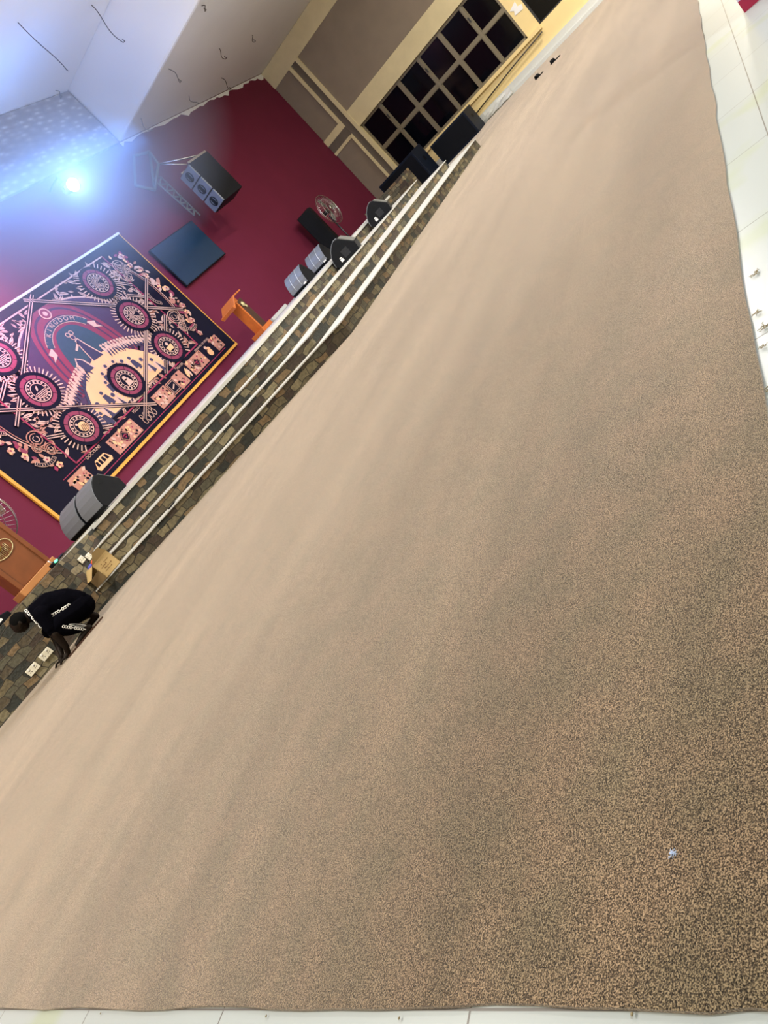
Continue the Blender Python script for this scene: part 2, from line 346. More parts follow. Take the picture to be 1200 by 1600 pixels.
def window(name, y0, y1, z0, z1, ncol, nrow, fm, thick, tops=True):
    b = MB(); b.box((25.02, y0, z0), (25.10, y0+thick, z1)); b.box((25.02, y1-thick, z0), (25.10, y1, z1))
    b.box((25.02, y0, z0), (25.10, y1, z0+thick)); b.box((25.02, y0, z1-thick), (25.10, y1, z1))
    wdt = (y1-y0)/ncol; hgt = (z1-z0)/nrow
    w = struct(obj(name, b, fm))
    for j in range(1, ncol):
        t = thick*(1.25 if j % 2 == 0 else .8); b = MB(); b.box((25.0, y0+j*wdt-t, z0+.01), (25.09, y0+j*wdt+t, z1-.01)); obj('mullion', b, fm, w)
    if nrow > 1:
        b = MB(); b.box((25.01, y0+.01, z0+hgt-thick), (25.085, y1-.01, z0+hgt+thick)); obj('transom', b, fm, w)
    for j in range(ncol):
        for i in range(nrow):
            ya, yb, za, zb = y0+j*wdt+thick*.7, y0+(j+1)*wdt-thick*.7, z0+i*hgt+thick*.7, z0+(i+1)*hgt-thick*.7
            b = MB(); b.box((25.04, ya, za), (25.07, yb, za+.035)); b.box((25.04, ya, zb-.035), (25.07, yb, zb)); b.box((25.04, ya, za), (25.07, ya+.035, zb)); b.box((25.04, yb-.035, za), (25.07, yb, zb))
            obj('sash', b, fm, w)
            b = MB(); b.box((25.052, ya+.03, za+.03), (25.058, yb-.03, zb-.03)); obj('pane', b, 'night_glass', w)
    b = MB()
    for j in range(1, ncol, 2): b.box((24.96, y0+j*wdt-.02, z0+hgt*1.45), (25.0, y0+j*wdt+.02, z0+hgt*1.6))
    if nrow > 1: obj('catch', b, 'dark_frame', w)
    else: b.b.free()
    return w
window('window_1', 4.80, 10.21, .80, 2.80, 6, 2, 'olive_frame', .055)
window('window_2', 1.62, 4.36, .78, 2.82, 3, 2, 'dark_frame', .03)
# unseen black sheet behind the panes keeps the night outside dark
b = MB(); b.box((25.35, -9, -.2), (25.45, 12, 7.9)); struct(obj('night_sheet', b, 'black_panel'))

# ------------------------------------------------------------------ stage with stone-clad steps
stage = thing('stage', 'raised stage with stone-clad front steps and white stone edging against the maroon wall', 'stage', (0, 0, 0))
def clad(b, poly, z0, z1, u0=0):
    u = u0
    for (p_, q) in zip(poly, poly[1:]):
        L = (Vector(q) - Vector(p_)).length
        b.quad([(*p_, z0), (*q, z0), (*q, z1), (*p_, z1)], [(u, z0), (u+L, z0), (u+L, z1), (u, z1)]); u += L
def slab(b, outer, z0, z1): b.prism(outer, z0, z1, 'z')
A1, B1, C1 = (4.75, 8.19), (7.80, 5.03), (17.1, 5.30)
A2, B2, C2 = (5.04, 8.35), (7.69, 5.46), (16.56, 5.90)
A3, B3, C3 = (5.36, 8.52), (7.74, 5.97), (16.8, 6.75)
A4, B4, C4 = (5.78, 8.75), (7.84, 6.56), (17.12, 7.63)
def step(A, B, C, zb, zt, u0, back, nt_=.014):
    st_ = None
    b = MB(); clad(b, [A, B, C, (C[0], back)], zb, zt - nt_, u0); 
    r_ = obj('step', b, 'stone_cladding', stage)
    b = MB(); o_ = .02
    Bo = (B[0] - o_*.4, B[1] - o_)
    slab(b, [(A[0]-o_*.7, A[1]-o_*.7), Bo, (C[0]+o_, C[1]-o_), (C[0]+o_, back), (B[0]+.4, back+.6), (A[0]+1.5, A[1]+1.0)], zt - nt_, zt)
    obj('tread', b, 'white_marble', r_)
step(A1, B1, C1, 0, .20, 0, 6.6); step(A2, B2, C2, .20, .355, 1.3, 7.4); step(A3, B3, C3, .355, .51, 2.9, 8.2)
b = MB(); clad(b, [A4, B4, C4, (17.12, 11.49)], .5, .674, 4.1); obj('stage_riser', b, 'stone_cladding', stage)
b = MB(); slab(b, [(A4[0]-.02, A4[1]-.02), (B4[0]-.01, B4[1]-.02), (C4[0]+.02, C4[1]-.02), (17.14, 11.495), (6.4, 11.495)], .674, .72); obj('stage_floor', b, 'white_marble', stage)
# taller stone wall left of the steps
b = MB(); clad(b, [(-1.4, 11.49), (1.0, 10.2), A1], 0, .735, .4)
b.quad([(*A1, 0), (6.6, 9.2, 0), (6.6, 9.2, .665), (*A1, .735)], [(5.2, 0), (7.3, 0), (7.3, .665), (5.2, .735)])
b.mi = 1; b.quad([(*A1, .735), (6.6, 9.2, .665), (6.6, 9.2, .735)]); b.mi = 0; obj('stage_wall', b, ['stone_cladding', 'white_marble'], stage)
b = MB(); pl = [(1.0, 10.2), A1, (6.6, 9.2), (6.6, 11.495), (-1.4, 11.495)]
f = b.quad([(*q, .735) for q in pl], [(q[0], q[1]) for q in pl]); obj('stage_top', b, 'stone_cladding', stage)
b = MB(); clad(b, [(19.6, 9.6), (19.6, 8.1), (20.3, 8.1), (20.3, 9.6), (19.6, 9.6)], 0, .83, .2); f = b.quad([(19.6, 8.1, .83), (20.3, 8.1, .83), (20.3, 9.6, .83), (19.6, 9.6, .83)], [(0,0),(.7,0),(.7,1.5),(0,1.5)])
tag(obj('stone_pier', b, 'stone_cladding'), 'low stone-clad pier beyond the right end of the steps', 'pier')

# ------------------------------------------------------------------ carpet
b = MB(); top = []
x = .346
yy = 10.3
edge = []
n = 60
for i in range(n+1):           # front edge, slightly wavy
    y = .36 + (9.0-.36)*(1 - i/n)**1.6; edge.append((.346 + .004*math.sin(y*9) + .003*random.uniform(-1, 1), y))
edge2 = []
for i in range(1, 90):
    xx = .35 + (24.85-.35)*(i/90)**1.8; edge2.append((xx, .357 + .004*math.sin(xx*7) + .003*random.uniform(-1, 1)))
poly = edge + edge2 + [(24.86, .36), (24.86, 11.2), (17.6, 11.2), (17.13, 5.27)] + [(7.78, 5.0), (4.73, 8.15), (1.0, 10.13), (.346, 10.5)]
b.prism(poly, .0, .007, 'z'); carpet = obj('carpet', b, 'carpet')
tag(carpet, 'huge brown speckled loop pile carpet covering the hall floor up to the steps', 'carpet')
# loose threads on the cut edge
def fluff(name, c, n, r, mt_, label, cat, grp=None, thick=.0008):
    b = MB()
    for k in range(n):
        a = random.uniform(0, 2*PI); q = Vector((c[0] + random.gauss(0, r*.35), c[1] + random.gauss(0, r*.35), .006 + (c[2] if len(c) > 2 else 0))); pts = [q.copy()]
        for j in range(4):
            a += random.uniform(-1.1, 1.1); q = q + Vector((math.cos(a), math.sin(a), 0))*r*.35; q.z = .004 + (c[2] if len(c) > 2 else 0) + random.uniform(0, r*.3); pts.append(q.copy())
        b.tube(pts, thick, 5)
    return tag(obj(name, b, mt_), label, cat, grp)
G = 'loose pile threads along the cut carpet edge'
for c, n_, r_, lb in [((2.105, .325), 12, .012, 'tuft of loose carpet threads lying furthest up the white tiles'),
                      ((1.88, .338), 9, .010, 'tuft of loose threads hugging the carpet edge by the right border'),
                      ((1.79, .325), 11, .014, 'straggling tuft of threads between two others on the tile'),
                      ((1.70, .332), 8, .010, 'small tuft of threads below the straggling one at the carpet edge'),
                      ((1.52, .335), 12, .014, 'tuft of threads lowest along the right carpet edge')]:
    fluff('thread_tuft', c, n_, r_, 'fluff', lb, 'threads', G)
fluff('lint', (.528, .563, .004), 20, .0042, 'blue_lint', 'pale blue bit of lint lying on the brown carpet', 'lint', thick=.0005)
for k in range(4):
    y = (.62, 1.04, 1.42, 2.2)[k]
    b = MB(); b.ball((.338 + random.uniform(-.012, .002), y, .004), .0020, 1.4, 1.1, .6, 8)
    tag(obj('crumb', b, 'fluff'), ('rightmost', 'second from the right', 'second from the left', 'leftmost')[k] + ' brown fibre crumb on the white tile strip below the carpet', 'crumb', 'fibre crumbs beside the front carpet edge')

# ------------------------------------------------------------------ slippers
def slipper(loc, rz, label):
    t = thing('slipper', label, 'slipper', loc, rz, 'slippers left on the carpet')
    b = MB(); P = []
    for i in range(20):
        a = 2*PI*i/20; yy_ = math.sin(a)*.15; ww = .05*(1 + .22*math.sin(a)); P.append((math.cos(a)*ww, yy_))
    b.prism(P, 0, .022, 'z'); obj('sole', b, 'black_plastic', t, .004)
    b = MB()
    for s0 in (.02, .045, .07, .095):
        b.tube([(-.055, s0, .015), (-.04, s0+.005, .06), (0, s0+.01, .078), (.04, s0+.005, .06), (.055, s0, .015)], .013, 6)
    obj('strap', b, 'black_plastic', t); return t
slipper((20.35, 4.22, .007), .9, 'black slipper nearer the steps, strap side up')
slipper((20.1, 3.70, .007), -.2, 'black slipper further from the steps, lying askew')

# ------------------------------------------------------------------ person, crouching over the carpet edge
BO = Vector((4.02, 7.90, 0.007)); BR = Vector((.89, -.456, 0)); BV = Vector((.456, .89, 0))
def W3(r, z, d=0): return BO + BR*r + BV*d + Vector((0, 0, z))
person = thing('person', 'person in black t-shirt and black trousers with white tape stripes crouching by the stone wall', 'person', BO)
def skin_obj(name, nodes, edges, mt_, parent, sub=2):
    me = bpy.data.meshes.new(name); vs = [W3(*n_[:3]) - BO for n_ in nodes]
    me.from_pydata(vs, edges, []); o = bpy.data.objects.new(name, me); COL.objects.link(o); o.parent = parent
    me.materials.append(MATS[mt_])
    md = o.modifiers.new('skin', 'SKIN'); md.use_smooth_shade = True
    for i, n_ in enumerate(nodes):
        sv = me.skin_vertices[0].data[i]; r_ = n_[3]; sv.radius = (r_, r_) if not isinstance(r_, tuple) else r_; sv.use_root = (i == 0)
    sb_ = o.modifiers.new('sub', 'SUBSURF'); sb_.levels = sub; sb_.render_levels = sub
    return o
# nodes: r, z, depth, radius
nodes = [(.26, .25, 0, .115), (.17, .42, 0, .115), (.05, .51, 0, .12), (-.06, .535, 0, .11), (-.13, .575, 0, .058), (-.20, .61, 0, .07), (-.255, .625, 0, .088), (-.27, .60, 0, .08),
         # near arm
         (-.06, .50, -.17, .062), (-.12, .27, -.20, .050), (-.165, .10, -.17, .036), (-.20, .035, -.14, .028), (-.235, .025, -.13, .034),
         # far arm
         (-.06, .50, .17, .062), (-.13, .28, .19, .050), (-.22, .12, .12, .036), (-.27, .04, .06, .028), (-.30, .028, .04, .034),
         # near leg
         (.24, .25, -.09, .100), (.02, .31, -.17, .085), (-.11, .30, -.17, .070), (-.02, .20, -.16, .060), (.10, .075, -.15, .042), (.13, .035, -.15, .036), (0, .03, -.16, .036), (-.08, .018, -.16, .026),
         # far leg
         (.25, .25, .09, .100), (.02, .33, .17, .085), (-.15, .32, .18, .072), (.02, .23, .17, .060), (.26, .10, .15, .040), (.28, .035, .15, .036), (.16, .028, .16, .034), (.09, .018, .16, .026)]
edges = [(0,1),(1,2),(2,3),(3,4),(4,5),(5,6),(6,7),(3,8),(8,9),(9,10),(10,11),(11,12),(3,13),(13,14),(14,15),(15,16),(16,17),(0,18),(18,19),(19,20),(20,21),(21,22),(22,23),(23,24),(24,25),
         (0,26),(26,27),(27,28),(28,29),(29,30),(30,31),(31,32),(32,33)]
def fingers(base, d0):
    i0 = len(nodes); bn = nodes[base]; 
    for k, (dd, L) in enumerate(((-.030, .070), (-.011, .080), (.008, .075), (.026, .060))):
        j = len(nodes)
        nodes.append((bn[0]-.028, bn[1]-.002, bn[2]+dd*.8, .012)); nodes.append((bn[0]-.028-L*.55, bn[1]+.006, bn[2]+dd, .010)); nodes.append((bn[0]-.028-L, max(.010, bn[1]-.016), bn[2]+dd*1.1, .008))
        edges.extend([(base, j), (j, j+1), (j+1, j+2)])
    j = len(nodes); nodes.append((bn[0]+.0, bn[1]-.008, bn[2]+d0*.045, .013)); nodes.append((bn[0]-.035, max(.01, bn[1]-.014), bn[2]+d0*.062, .010)); edges.extend([(base, j), (j, j+1)])
fingers(12, 1); fingers(17, -1)
def blob_obj(name, chains, mt_, parent, voxel, extra=None, smooth=6):
    b = MB()
    for ch in chains:
        for p_, q in zip(ch, ch[1:]):
            a_, c_ = W3(*p_[:3]) - BO, W3(*q[:3]) - BO; L_ = (c_ - a_).length; n_ = max(2, int(L_/(min(p_[3], q[3])*.35)) + 1)
            for k in range(n_ + 1):
                t = k/n_; r_ = p_[3]*(1-t) + q[3]*t; b.ball(a_.lerp(c_, t), r_, 1, 1, 1, 12)
    if extra: extra(b)
    o = obj(name, b, mt_, parent)
    md = o.modifiers.new('remesh', 'REMESH'); md.mode = 'VOXEL'; md.voxel_size = voxel; md.use_smooth_shade = True
    sm = o.modifiers.new('smooth', 'SMOOTH'); sm.iterations = smooth; sm.factor = .5
    return o
chains = [[(*nodes[a_][:3], nodes[a_][3]), (*nodes[c_][:3], nodes[c_][3])] for a_, c_ in edges]
def headparts(b):
    fd = (W3(-.34, .54, 0) - W3(-.25, .62, 0)).normalized(); c = W3(-.245, .62, 0) - BO; upf = fd.cross(BV).normalized()
    if upf.z < 0: upf = -upf
    b.ball(c, .092, 1, 1, 1, 20); b.ball(c + fd*.03 - upf*.035, .066, 1, 1, 1, 16)   # skull, jaw
    b.ball(c + fd*.098 - upf*.012, .015, 1, 1, 1.2, 10); b.ball(c + fd*.090 - upf*.045, .017, 1, 1, 1, 10)
    for s_ in (-1, 1):
        b.ball(c + BV*s_*.034 + fd*.080 + upf*.012, .014, 1, 1, 1, 8); b.ball(c + BV*s_*.090 - upf*.01, .024, .8, .5, 1.2, 10)
body = blob_obj('body', chains, 'skin', person, .0055, headparts, 3)
sh = []
for dd in (-.055, .055): sh.append([(.27, .31, dd, .135), (.20, .41, dd, .150), (.08, .50, dd, .150), (-.045, .54, dd, .115)])
sh += [[(-.04, .545, 0, .12), (-.115, .572, 0, .072)], [(-.045, .51, -.165, .092), (-.10, .35, -.192, .074)], [(-.045, .51, .165, .092), (-.10, .37, .185, .070)], [(.10, .42, 0, .15), (-.02, .46, 0, .13)]]
blob_obj('t_shirt', sh, 'black_cloth', person, .010)
tr = [[(.275, .24, -.05, .140), (.275, .24, .05, .140)], [(.25, .25, -.09, .140), (.02, .32, -.17, .095), (-.10, .31, -.175, .080)], [(-.10, .31, -.175, .078), (-.02, .20, -.165, .070), (.08, .10, -.155, .050)],
      [(.25, .25, .09, .140), (.02, .335, .17, .095), (-.145, .315, .18, .080)], [(-.145, .315, .18, .076), (.02, .23, .17, .068), (.19, .145, .155, .052)]]
blob_obj('trousers', tr, 'black_cloth', person, .010)
b = MB(); b.ball(W3(-.232, .634, 0) - BO, .099, 1.0, .97, .97, 20); obj('hair', b, 'hair', person)
# white printed tapes, as chains of small links standing just off the cloth
def tape(name, a, c, n_, r_, sag=0):
    b = MB(); A, C = W3(*a) - BO, W3(*c) - BO
    for k in range(n_):
        t = (k + .5)/n_; q = A.lerp(C, t); q = q - BV*sag*math.sin(PI*t); L = (C - A)/n_
        if k % 5 == 4: b.tube([q - L*.4, q + L*.4], r_*.35, 6); continue
        nrm = L.normalized().cross(BV).normalized(); P = []
        for j in range(10):
            an = 2*PI*j/10; P.append(q + L*.48*math.cos(an) + nrm*r_*math.sin(an))
        b.tube(P, r_*.32, 5, True)
    return obj(name, b, 'tape_white', person, label='white printed tape')
tape('shirt_tape', (-.105, .665, -.06), (-.150, .42, -.20), 12, .013, .03)
tape('shirt_tape', (.00, .425, -.195), (.27, .335, -.165), 12, .014, .03)
tape('trouser_tape', (-.02, .27, -.262), (.095, .055, -.222), 10, .013, .006)
tape('trouser_tape', (.03, .235, -.245), (.13, .075, -.215), 1, .010)
# thin batten under the hands
b = MB(); q0, q1 = W3(-.23, 0, -.26), W3(.30, 0, -.24); d = (q1-q0).normalized(); nn = Vector((-d.y, d.x, 0))
b.quad([q0 + nn*.012 + Vector((0,0,.004)), q1 + nn*.012 + Vector((0,0,.004)), q1 - nn*.012 + Vector((0,0,.004)), q0 - nn*.012 + Vector((0,0,.004))])
r_ = bmesh.ops.extrude_face_region(b.b, geom=list(b.b.faces)); bmesh.ops.translate(b.b, verts=[v for v in r_['geom'] if isinstance(v, bmesh.types.BMVert)], vec=(0, 0, .014))
tag(obj('batten', b, 'dark_wood'), 'thin dark batten lying on the carpet under the crouching person', 'batten')

# ------------------------------------------------------------------ wall sockets
def socket(c, d2, label, grp, w=.15, h=.09):
    ang = math.atan2(d2[1], d2[0]); t = thing('wall_socket', label, 'socket', c, ang, grp)
    b = MB(); b.box((-w/2, -.012, -h/2), (w/2, 0, h/2)); obj('plate', b, 'socket', t, .004)
    for s_ in (-1, 1):
        b = MB(); 
        for (u, v) in ((0, .012), (-.011, -.008), (.011, -.008)): b.box((s_*w*.24+u-.004, -.0135, v-.006), (s_*w*.24+u+.004, -.011, v+.003))
        obj('socket_hole', b, 'black_plastic', t)
        b = MB(); b.box((s_*w*.24-.014, -.017, .022), (s_*w*.24+.014, -.011, .036)); obj('switch', b, 'label_white', t)
    return t
dwl = Vector((3.75, -2.01)).normalized()
for (xx, zz, lb) in ((3.78, .155, 'cream double socket low on the stone wall, further from the person'), (3.965, .155, 'cream double socket low on the stone wall, just below the person')):
    yy_ = 10.2 - (xx-1.0)*2.01/3.75; socket((xx-.004, yy_-.010, zz), dwl, lb, 'double sockets on the stage wall')
dr = Vector((1.85, 1.01)).normalized()
for (xx, zz, lb) in ((5.19, .51, 'white socket on the stone wall beside the steps, right one'), (5.05, .555, 'white socket on the stone wall beside the steps, left one')):
    yy_ = 8.19 + (xx-4.75)*1.01/1.85; socket((xx+.005, yy_-.012, zz), dr, lb, 'white sockets by the steps', .13, .08)
# small hook below them
b = MB(); b.tube([(4.98, 8.27, .40), (4.96, 8.22, .36), (5.0, 8.19, .34), (5.03, 8.19, .36)], .010, 6); tag(obj('wall_hook', b, 'socket'), 'small pale hook on the stone wall under the white sockets', 'hook')

# ------------------------------------------------------------------ open carton on the steps
box = thing('carton', 'small open cardboard carton with flaps down standing on the lowest step', 'box', (5.02, 8.10, .205), math.radians(-12))
b = MB(); s_ = .13; h_ = .22
b.box((-s_, -s_, 0), (s_, s_, .006)); 
for lo, hi in (((-s_, -s_, 0), (s_, -s_+.006, h_)), ((-s_, s_-.006, 0), (s_, s_, h_)), ((-s_, -s_, 0), (-s_+.006, s_, h_)), ((s_-.006, -s_, 0), (s_, s_, h_))): b.box(lo, hi)
obj('carton_body', b, 'cardboard', box)
b = MB(); b.quad([(-s_, -s_, h_), (-s_, s_, h_), (-s_-.14, s_+.02, h_-.10), (-s_-.14, -s_-.02, h_-.10)]); obj('flap', b, 'cardboard', box)
b = MB(); b.quad([(-s_, -s_-.002, h_), (s_, -s_-.002, h_), (s_-.06, -s_-.05, h_+.10), (-s_+.10, -s_-.05, h_+.10)]); obj('flap', b, 'cardboard', box)
b = MB(); b.quad([(-s_-.16, -s_+.02, .005), (-s_, -s_, .005), (-s_, -s_-.02, .14), (-s_-.17, -s_-.03, .12)]); obj('flap', b, 'cardboard_dark', box)
b = MB()
for i in range(4):
    for j in range(6):
        if random.random() < .8: b.box((-.08+j*.026, -s_-.0025, .15-i*.03), (-.08+j*.026+.016, -s_-.0005, .153-i*.03+random.uniform(0, .012)))
obj('printing', b, 'ink', box)
b = MB(); b.ball((.0, -.02, .215), .055, 1.2, 1, .6, 12); b.tube([(.05, .02, .22), (.0, -.05, .26), (-.06, .0, .24), (0, .05, .25)], .018, 8); tag(obj('orange_rag', b, 'orange_cloth'), 'bright orange rag sticking out of the cardboard carton', 'rag').matrix_world = Matrix.Translation((5.02, 8.10, .20))
b = MB(); b.ball((-.07, .05, .225), .05, 1.2, 1, .6, 12); tag(obj('blue_rag', b, 'blue_cloth'), 'dark blue rag behind the orange one in the cardboard carton', 'rag').matrix_world = Matrix.Translation((5.02, 8.10, .20))
b = MB(); b.box((5.70, 7.27, .20), (5.82, 7.33, .215), None); tag(obj('phone', b, 'black_plastic', bev=.004), 'small dark phone lying on the white edge of the lowest step', 'phone')

# ------------------------------------------------------------------ stage monitor loudspeakers
def wedge_profile():
    P = [(-.27, 0.0), (-.29, .05)]
    for i in range(1, 8):
        t = i/7; a = math.radians(200 - 95*t); P.append((-.04 + .26*math.cos(a)*1.0, .12 + .29*math.sin(a) if t > .0 else .05))
    P += [(.06, .40), (.25, .13), (.25, 0.0)]
    return P
WP = [(-.25, 0), (-.29, .06), (-.275, .15), (-.235, .235), (-.175, .31), (-.10, .37), (-.01, .41), (.07, .38), (.26, .15), (.24, 0)]
def make_wedge(name, label, W=.48, stripes=False, legs=False, grp=None, label_strip=True):
    t = thing(name, label, 'loudspeaker', (0, 0, 0), 0, grp)
    b = MB(); b.prism(WP, -W/2, W/2, 'y'); obj('cabinet', b, 'black_plastic', t, .008)
    g = WP[1:7]; b = MB(); og = [(x_*1.02-.004, z_*1.01+.004) for x_, z_ in g]
    b.prism(og + [(x_+.004, z_-.004) for x_, z_ in g[::-1]], -W/2+.012, W/2-.012, 'y'); gr = obj('grille', b, 'grey_grille', t, .003)
    if stripes:
        for yy_ in (-W*.18, W*.18):
            b = MB(); b.tube([(x_-.006, yy_, z_+.003) for x_, z_ in og], .006, 6); obj('stripe', b, 'stripe_silver', gr)
        b = MB(); b.box((-.31, -W*.40, .05), (-.297, -W*.27, .085)); obj('badge', b, 'label_white', gr)
    b = MB(); b.prism([(.075, .383), (.255, .163), (.262, .168), (.082, .389)], -W/2+.015, W/2-.015, 'y'); obj('rear_panel', b, 'olive_grey', t)
    for s_ in (-1, 1):
        b = MB(); P = [(.0+.045*math.cos(2*PI*k/16), .29+.028*math.sin(2*PI*k/16)) for k in range(16)]
        b.prism(P, s_*(W/2-.002), s_*(W/2+.003), 'y'); obj('handle_recess', b, 'black_panel', t)
    if label_strip:
        b = MB(); b.box((-.15, -W/2-.003, .05), (-.09, -W/2, .10)); b.box((-.145, -W/2-.003, .11), (-.10, -W/2, .13)); obj('connector_label', b, 'label_white', t)
        b = MB()
        for i in range(3):
            for j in range(3): b.ball((-.03+i*.05, -W/2, .08+j*.05), .008, 1, .5, 1, 8)
        b.box((-.05, -W/2-.001, .06), (.09, -W/2+.002, .20)); obj('connector_panel', b, 'connector_grey', t)
    if legs:
        b = MB(); b.tube([(-.2, -.15, 0), (-.24, -.15, -.05)], .012, 6); obj('foot', b, 'black_plastic', t)
    return t
Gs = 'side fill monitors at the left of the stage'
wa = make_wedge('stage_monitor', 'grey-grilled loudspeaker at the left of the stage, nearer the steps', .5, False, grp=Gs, label_strip=False); wa.location = (6.28, 8.80, .737); wa.rotation_euler = (0, 0, math.radians(5))
dup(wa, (6.24, 9.34, .737), math.radians(5), 'grey-grilled loudspeaker at the left of the stage, behind its twin', Gs)
Gs = 'monitors turned to the stage at the top of the steps'
wb = make_wedge('stage_monitor', 'black wedge monitor on the steps in front of the tall black speaker', .5, grp=Gs); wb.location = (12.35, 6.8, .512); wb.rotation_euler = (0, 0, math.radians(-70))
dup(wb, (14.9, 7.02, .512), math.radians(-70), 'black wedge monitor on the steps nearest the right wall', Gs)
Gs = 'striped front monitors standing on the stage'
wc = make_wedge('stage_monitor', 'striped grey monitor on the stage next to the wooden lectern', .52, True, grp=Gs, label_strip=False); wc.location = (14.15, 9.1, .722); wc.rotation_euler = (0, 0, math.radians(10))
dup(wc, (15.45, 9.15, .722), math.radians(10), 'striped grey monitor on the stage nearer the tall black speaker', Gs)

# tall black speaker and pedestal fans
t = thing('tower_speaker', 'tall black loudspeaker cabinet standing against the maroon wall behind the fan', 'loudspeaker', (19.85, 11.05, .008), math.radians(20))
b = MB(); b.box((-.25, -.2, 0), (.25, .25, 2.08)); obj('cabinet', b, 'black_panel', t, .02)
b = MB(); b.box((-.21, -.215, .1), (.21, -.2, 2.0)); obj('grille', b, 'black_plastic', t)
def fan(loc, hub_z, R_, yaw, label, pole_off=0):
    t = thing('pedestal_fan', label, 'fan', loc, yaw, 'pedestal fans')
    b = MB(); b.tube([(0, .14, 0), (0, .14, hub_z-.1)], .024, 10); obj('pole', b, 'cyl_black', t)
    b = MB(); b.tube([(0, .14, 0), (0, .14, .03)], [.22, .20], 24); obj('base', b, 'cyl_black', t)
    b = MB(); b.tube([(0, .06, hub_z), (0, .22, hub_z)], [.07, .06], 16); obj('motor', b, 'cyl_black', t)
    b = MB()
    for rr_, yy_ in ((R_, 0), (R_*.98, .04), (R_*.7, -.06), (R_*.4, -.085)):
        b.tube([(rr_*math.cos(2*PI*k/32), yy_, hub_z + rr_*math.sin(2*PI*k/32)) for k in range(32)], .008 if rr_ == R_ else .004, 6, True)
    for k in range(36):
        a = 2*PI*k/36; b.tube([(.06*math.cos(a), -.09, hub_z+.06*math.sin(a)), (R_*.6*math.cos(a), -.075, hub_z+R_*.6*math.sin(a)), (R_*math.cos(a), 0, hub_z+R_*math.sin(a))], .0025, 4)
    obj('guard', b, 'chrome', t)
    b = MB()
    for k in range(3):
        a0 = 2*PI*k/3; P = []
        for (rr_, da) in ((.05, -.3), (R_*.5, -.42), (R_*.86, -.30), (R_*.9, .05), (R_*.6, .25), (.05, .4)): P.append((rr_*math.cos(a0+da), hub_z + rr_*math.sin(a0+da)))
        b.prism(P, -.02, -.012, 'y')
    obj('blade', b, 'chrome', t)
    b = MB(); b.tube([(0, -.095, hub_z), (0, -.085, hub_z)], [.06, .062], 20); obj('guard_badge', b, 'chrome', t)
    return t
fan((19.75, 10.35, .008), 1.62, .46, math.radians(0), 'black pedestal fan with chrome guard in front of the tall black speaker')
fan((5.62, 9.98, .735), 1.05, .42, math.radians(-66), 'pedestal fan with black pole cut off by the left edge, behind the brown pulpit')

# black subwoofers against the right wall
def sub(loc, sx, sy, sz, label):
    t = thing('subwoofer', label, 'loudspeaker', loc, 0, 'black subwoofers under the large window')
    b = MB(); b.box((-sx/2, -sy/2, 0), (sx/2, sy/2, sz)); obj('cabinet', b, 'navy_box', t, .015)
    b = MB(); b.box((-sx/2-.012, -sy/2+.06, .06), (-sx/2, sy/2-.06, sz-.06)); obj('grille', b, 'black_plastic', t, .004)
    for s_ in (-1, 1):
        b = MB(); b.box((-.09, s_*(sy/2-.002)-.004, sz*.55), (.09, s_*(sy/2-.002)+.004, sz*.68)); obj('handle_recess', b, 'black_panel', t)
    return t
sub((24.0, 7.75, .008), .9, 1.42, .74, 'black subwoofer box at the foot of the window, further right one')
sub((22.9, 9.3, .008), .9, 1.5, 1.05, 'black subwoofer stack beyond the step ends, in front of the large window')

# ------------------------------------------------------------------ lectern
L = thing('lectern', 'orange and dark wooden lectern with a slanted top on the stage', 'lectern', (13.55, 10.3, .72))
b = MB(); b.box((0, 0, 0), (.45, .42, .10)); obj('base', b, 'orange_wood', L, .01)
b = MB(); b.box((.12, .08, .10), (.17, .34, .86)); obj('front_board', b, 'orange_wood', L, .006)
b = MB(); b.box((.17, .10, .10), (.40, .30, .88)); obj('column', b, 'dark_wood', L, .006)
b = MB(); b.prism([(-.20, .80), (-.17, .77), (.10, .98), (.42, .98), (.42, 1.01), (.08, 1.01)], -.04, .46, 'y'); obj('reading_top', b, 'orange_wood', L, .004)
b = MB(); b.prism([(-.20, .80), (-.16, .82), (-.17, .86), (-.21, .84)], -.04, .46, 'y'); obj('book_rest', b, 'orange_wood', L)
b = MB(); b.prism([(.10, .86), (.20, .86), (.20, .97), (.02, .95)], .06, .36, 'y'); obj('bracket', b, 'orange_wood', L)
b = MB(); b.ball((.28, .085, .74), .05, 1.1, .5, 1.3, 12); b.ball((.32, .085, .66), .035, 1, .5, 1, 10); obj('carving', b, 'pale_gold', L)
b = MB(); b.box((14.15, 10.35, .72), (14.95, 10.9, .80)); tag(obj('platform', b, 'white_marble', bev=.01), 'low white platform block on the stage to the right of the lectern', 'platform')

# ------------------------------------------------------------------ brown pulpit with gold emblem at the left
PU = thing('pulpit', 'wide brown wooden pulpit with a round gold emblem cut off by the left edge', 'pulpit', (5.08, 9.35, .735), math.radians(-12))
b = MB(); b.box((-.27, 0, .10), (.28, .4, .98)); obj('body', b, 'brown_wood', PU, .01)
b = MB(); b.box((-.31, -.05, 0), (.32, .42, .10)); obj('base', b, 'light_wood', PU, .01)
b = MB(); b.box((.22, -.02, .10), (.28, 0, .98)); obj('side_strip', b, 'brown_wood', PU, .005)
b = MB(); b.box((-.27, -.02, .10), (-.21, 0, .98)); obj('side_strip', b, 'brown_wood', PU, .005)
E_ = thing  # emblem pieces
em = MB(); cx, cz = -.01, .60
em.tube([(cx + .17*math.cos(2*PI*k/40), -.012, cz + .02 + .115*math.sin(2*PI*k/40 + .0)) for k in range(40)], .006, 6, True)
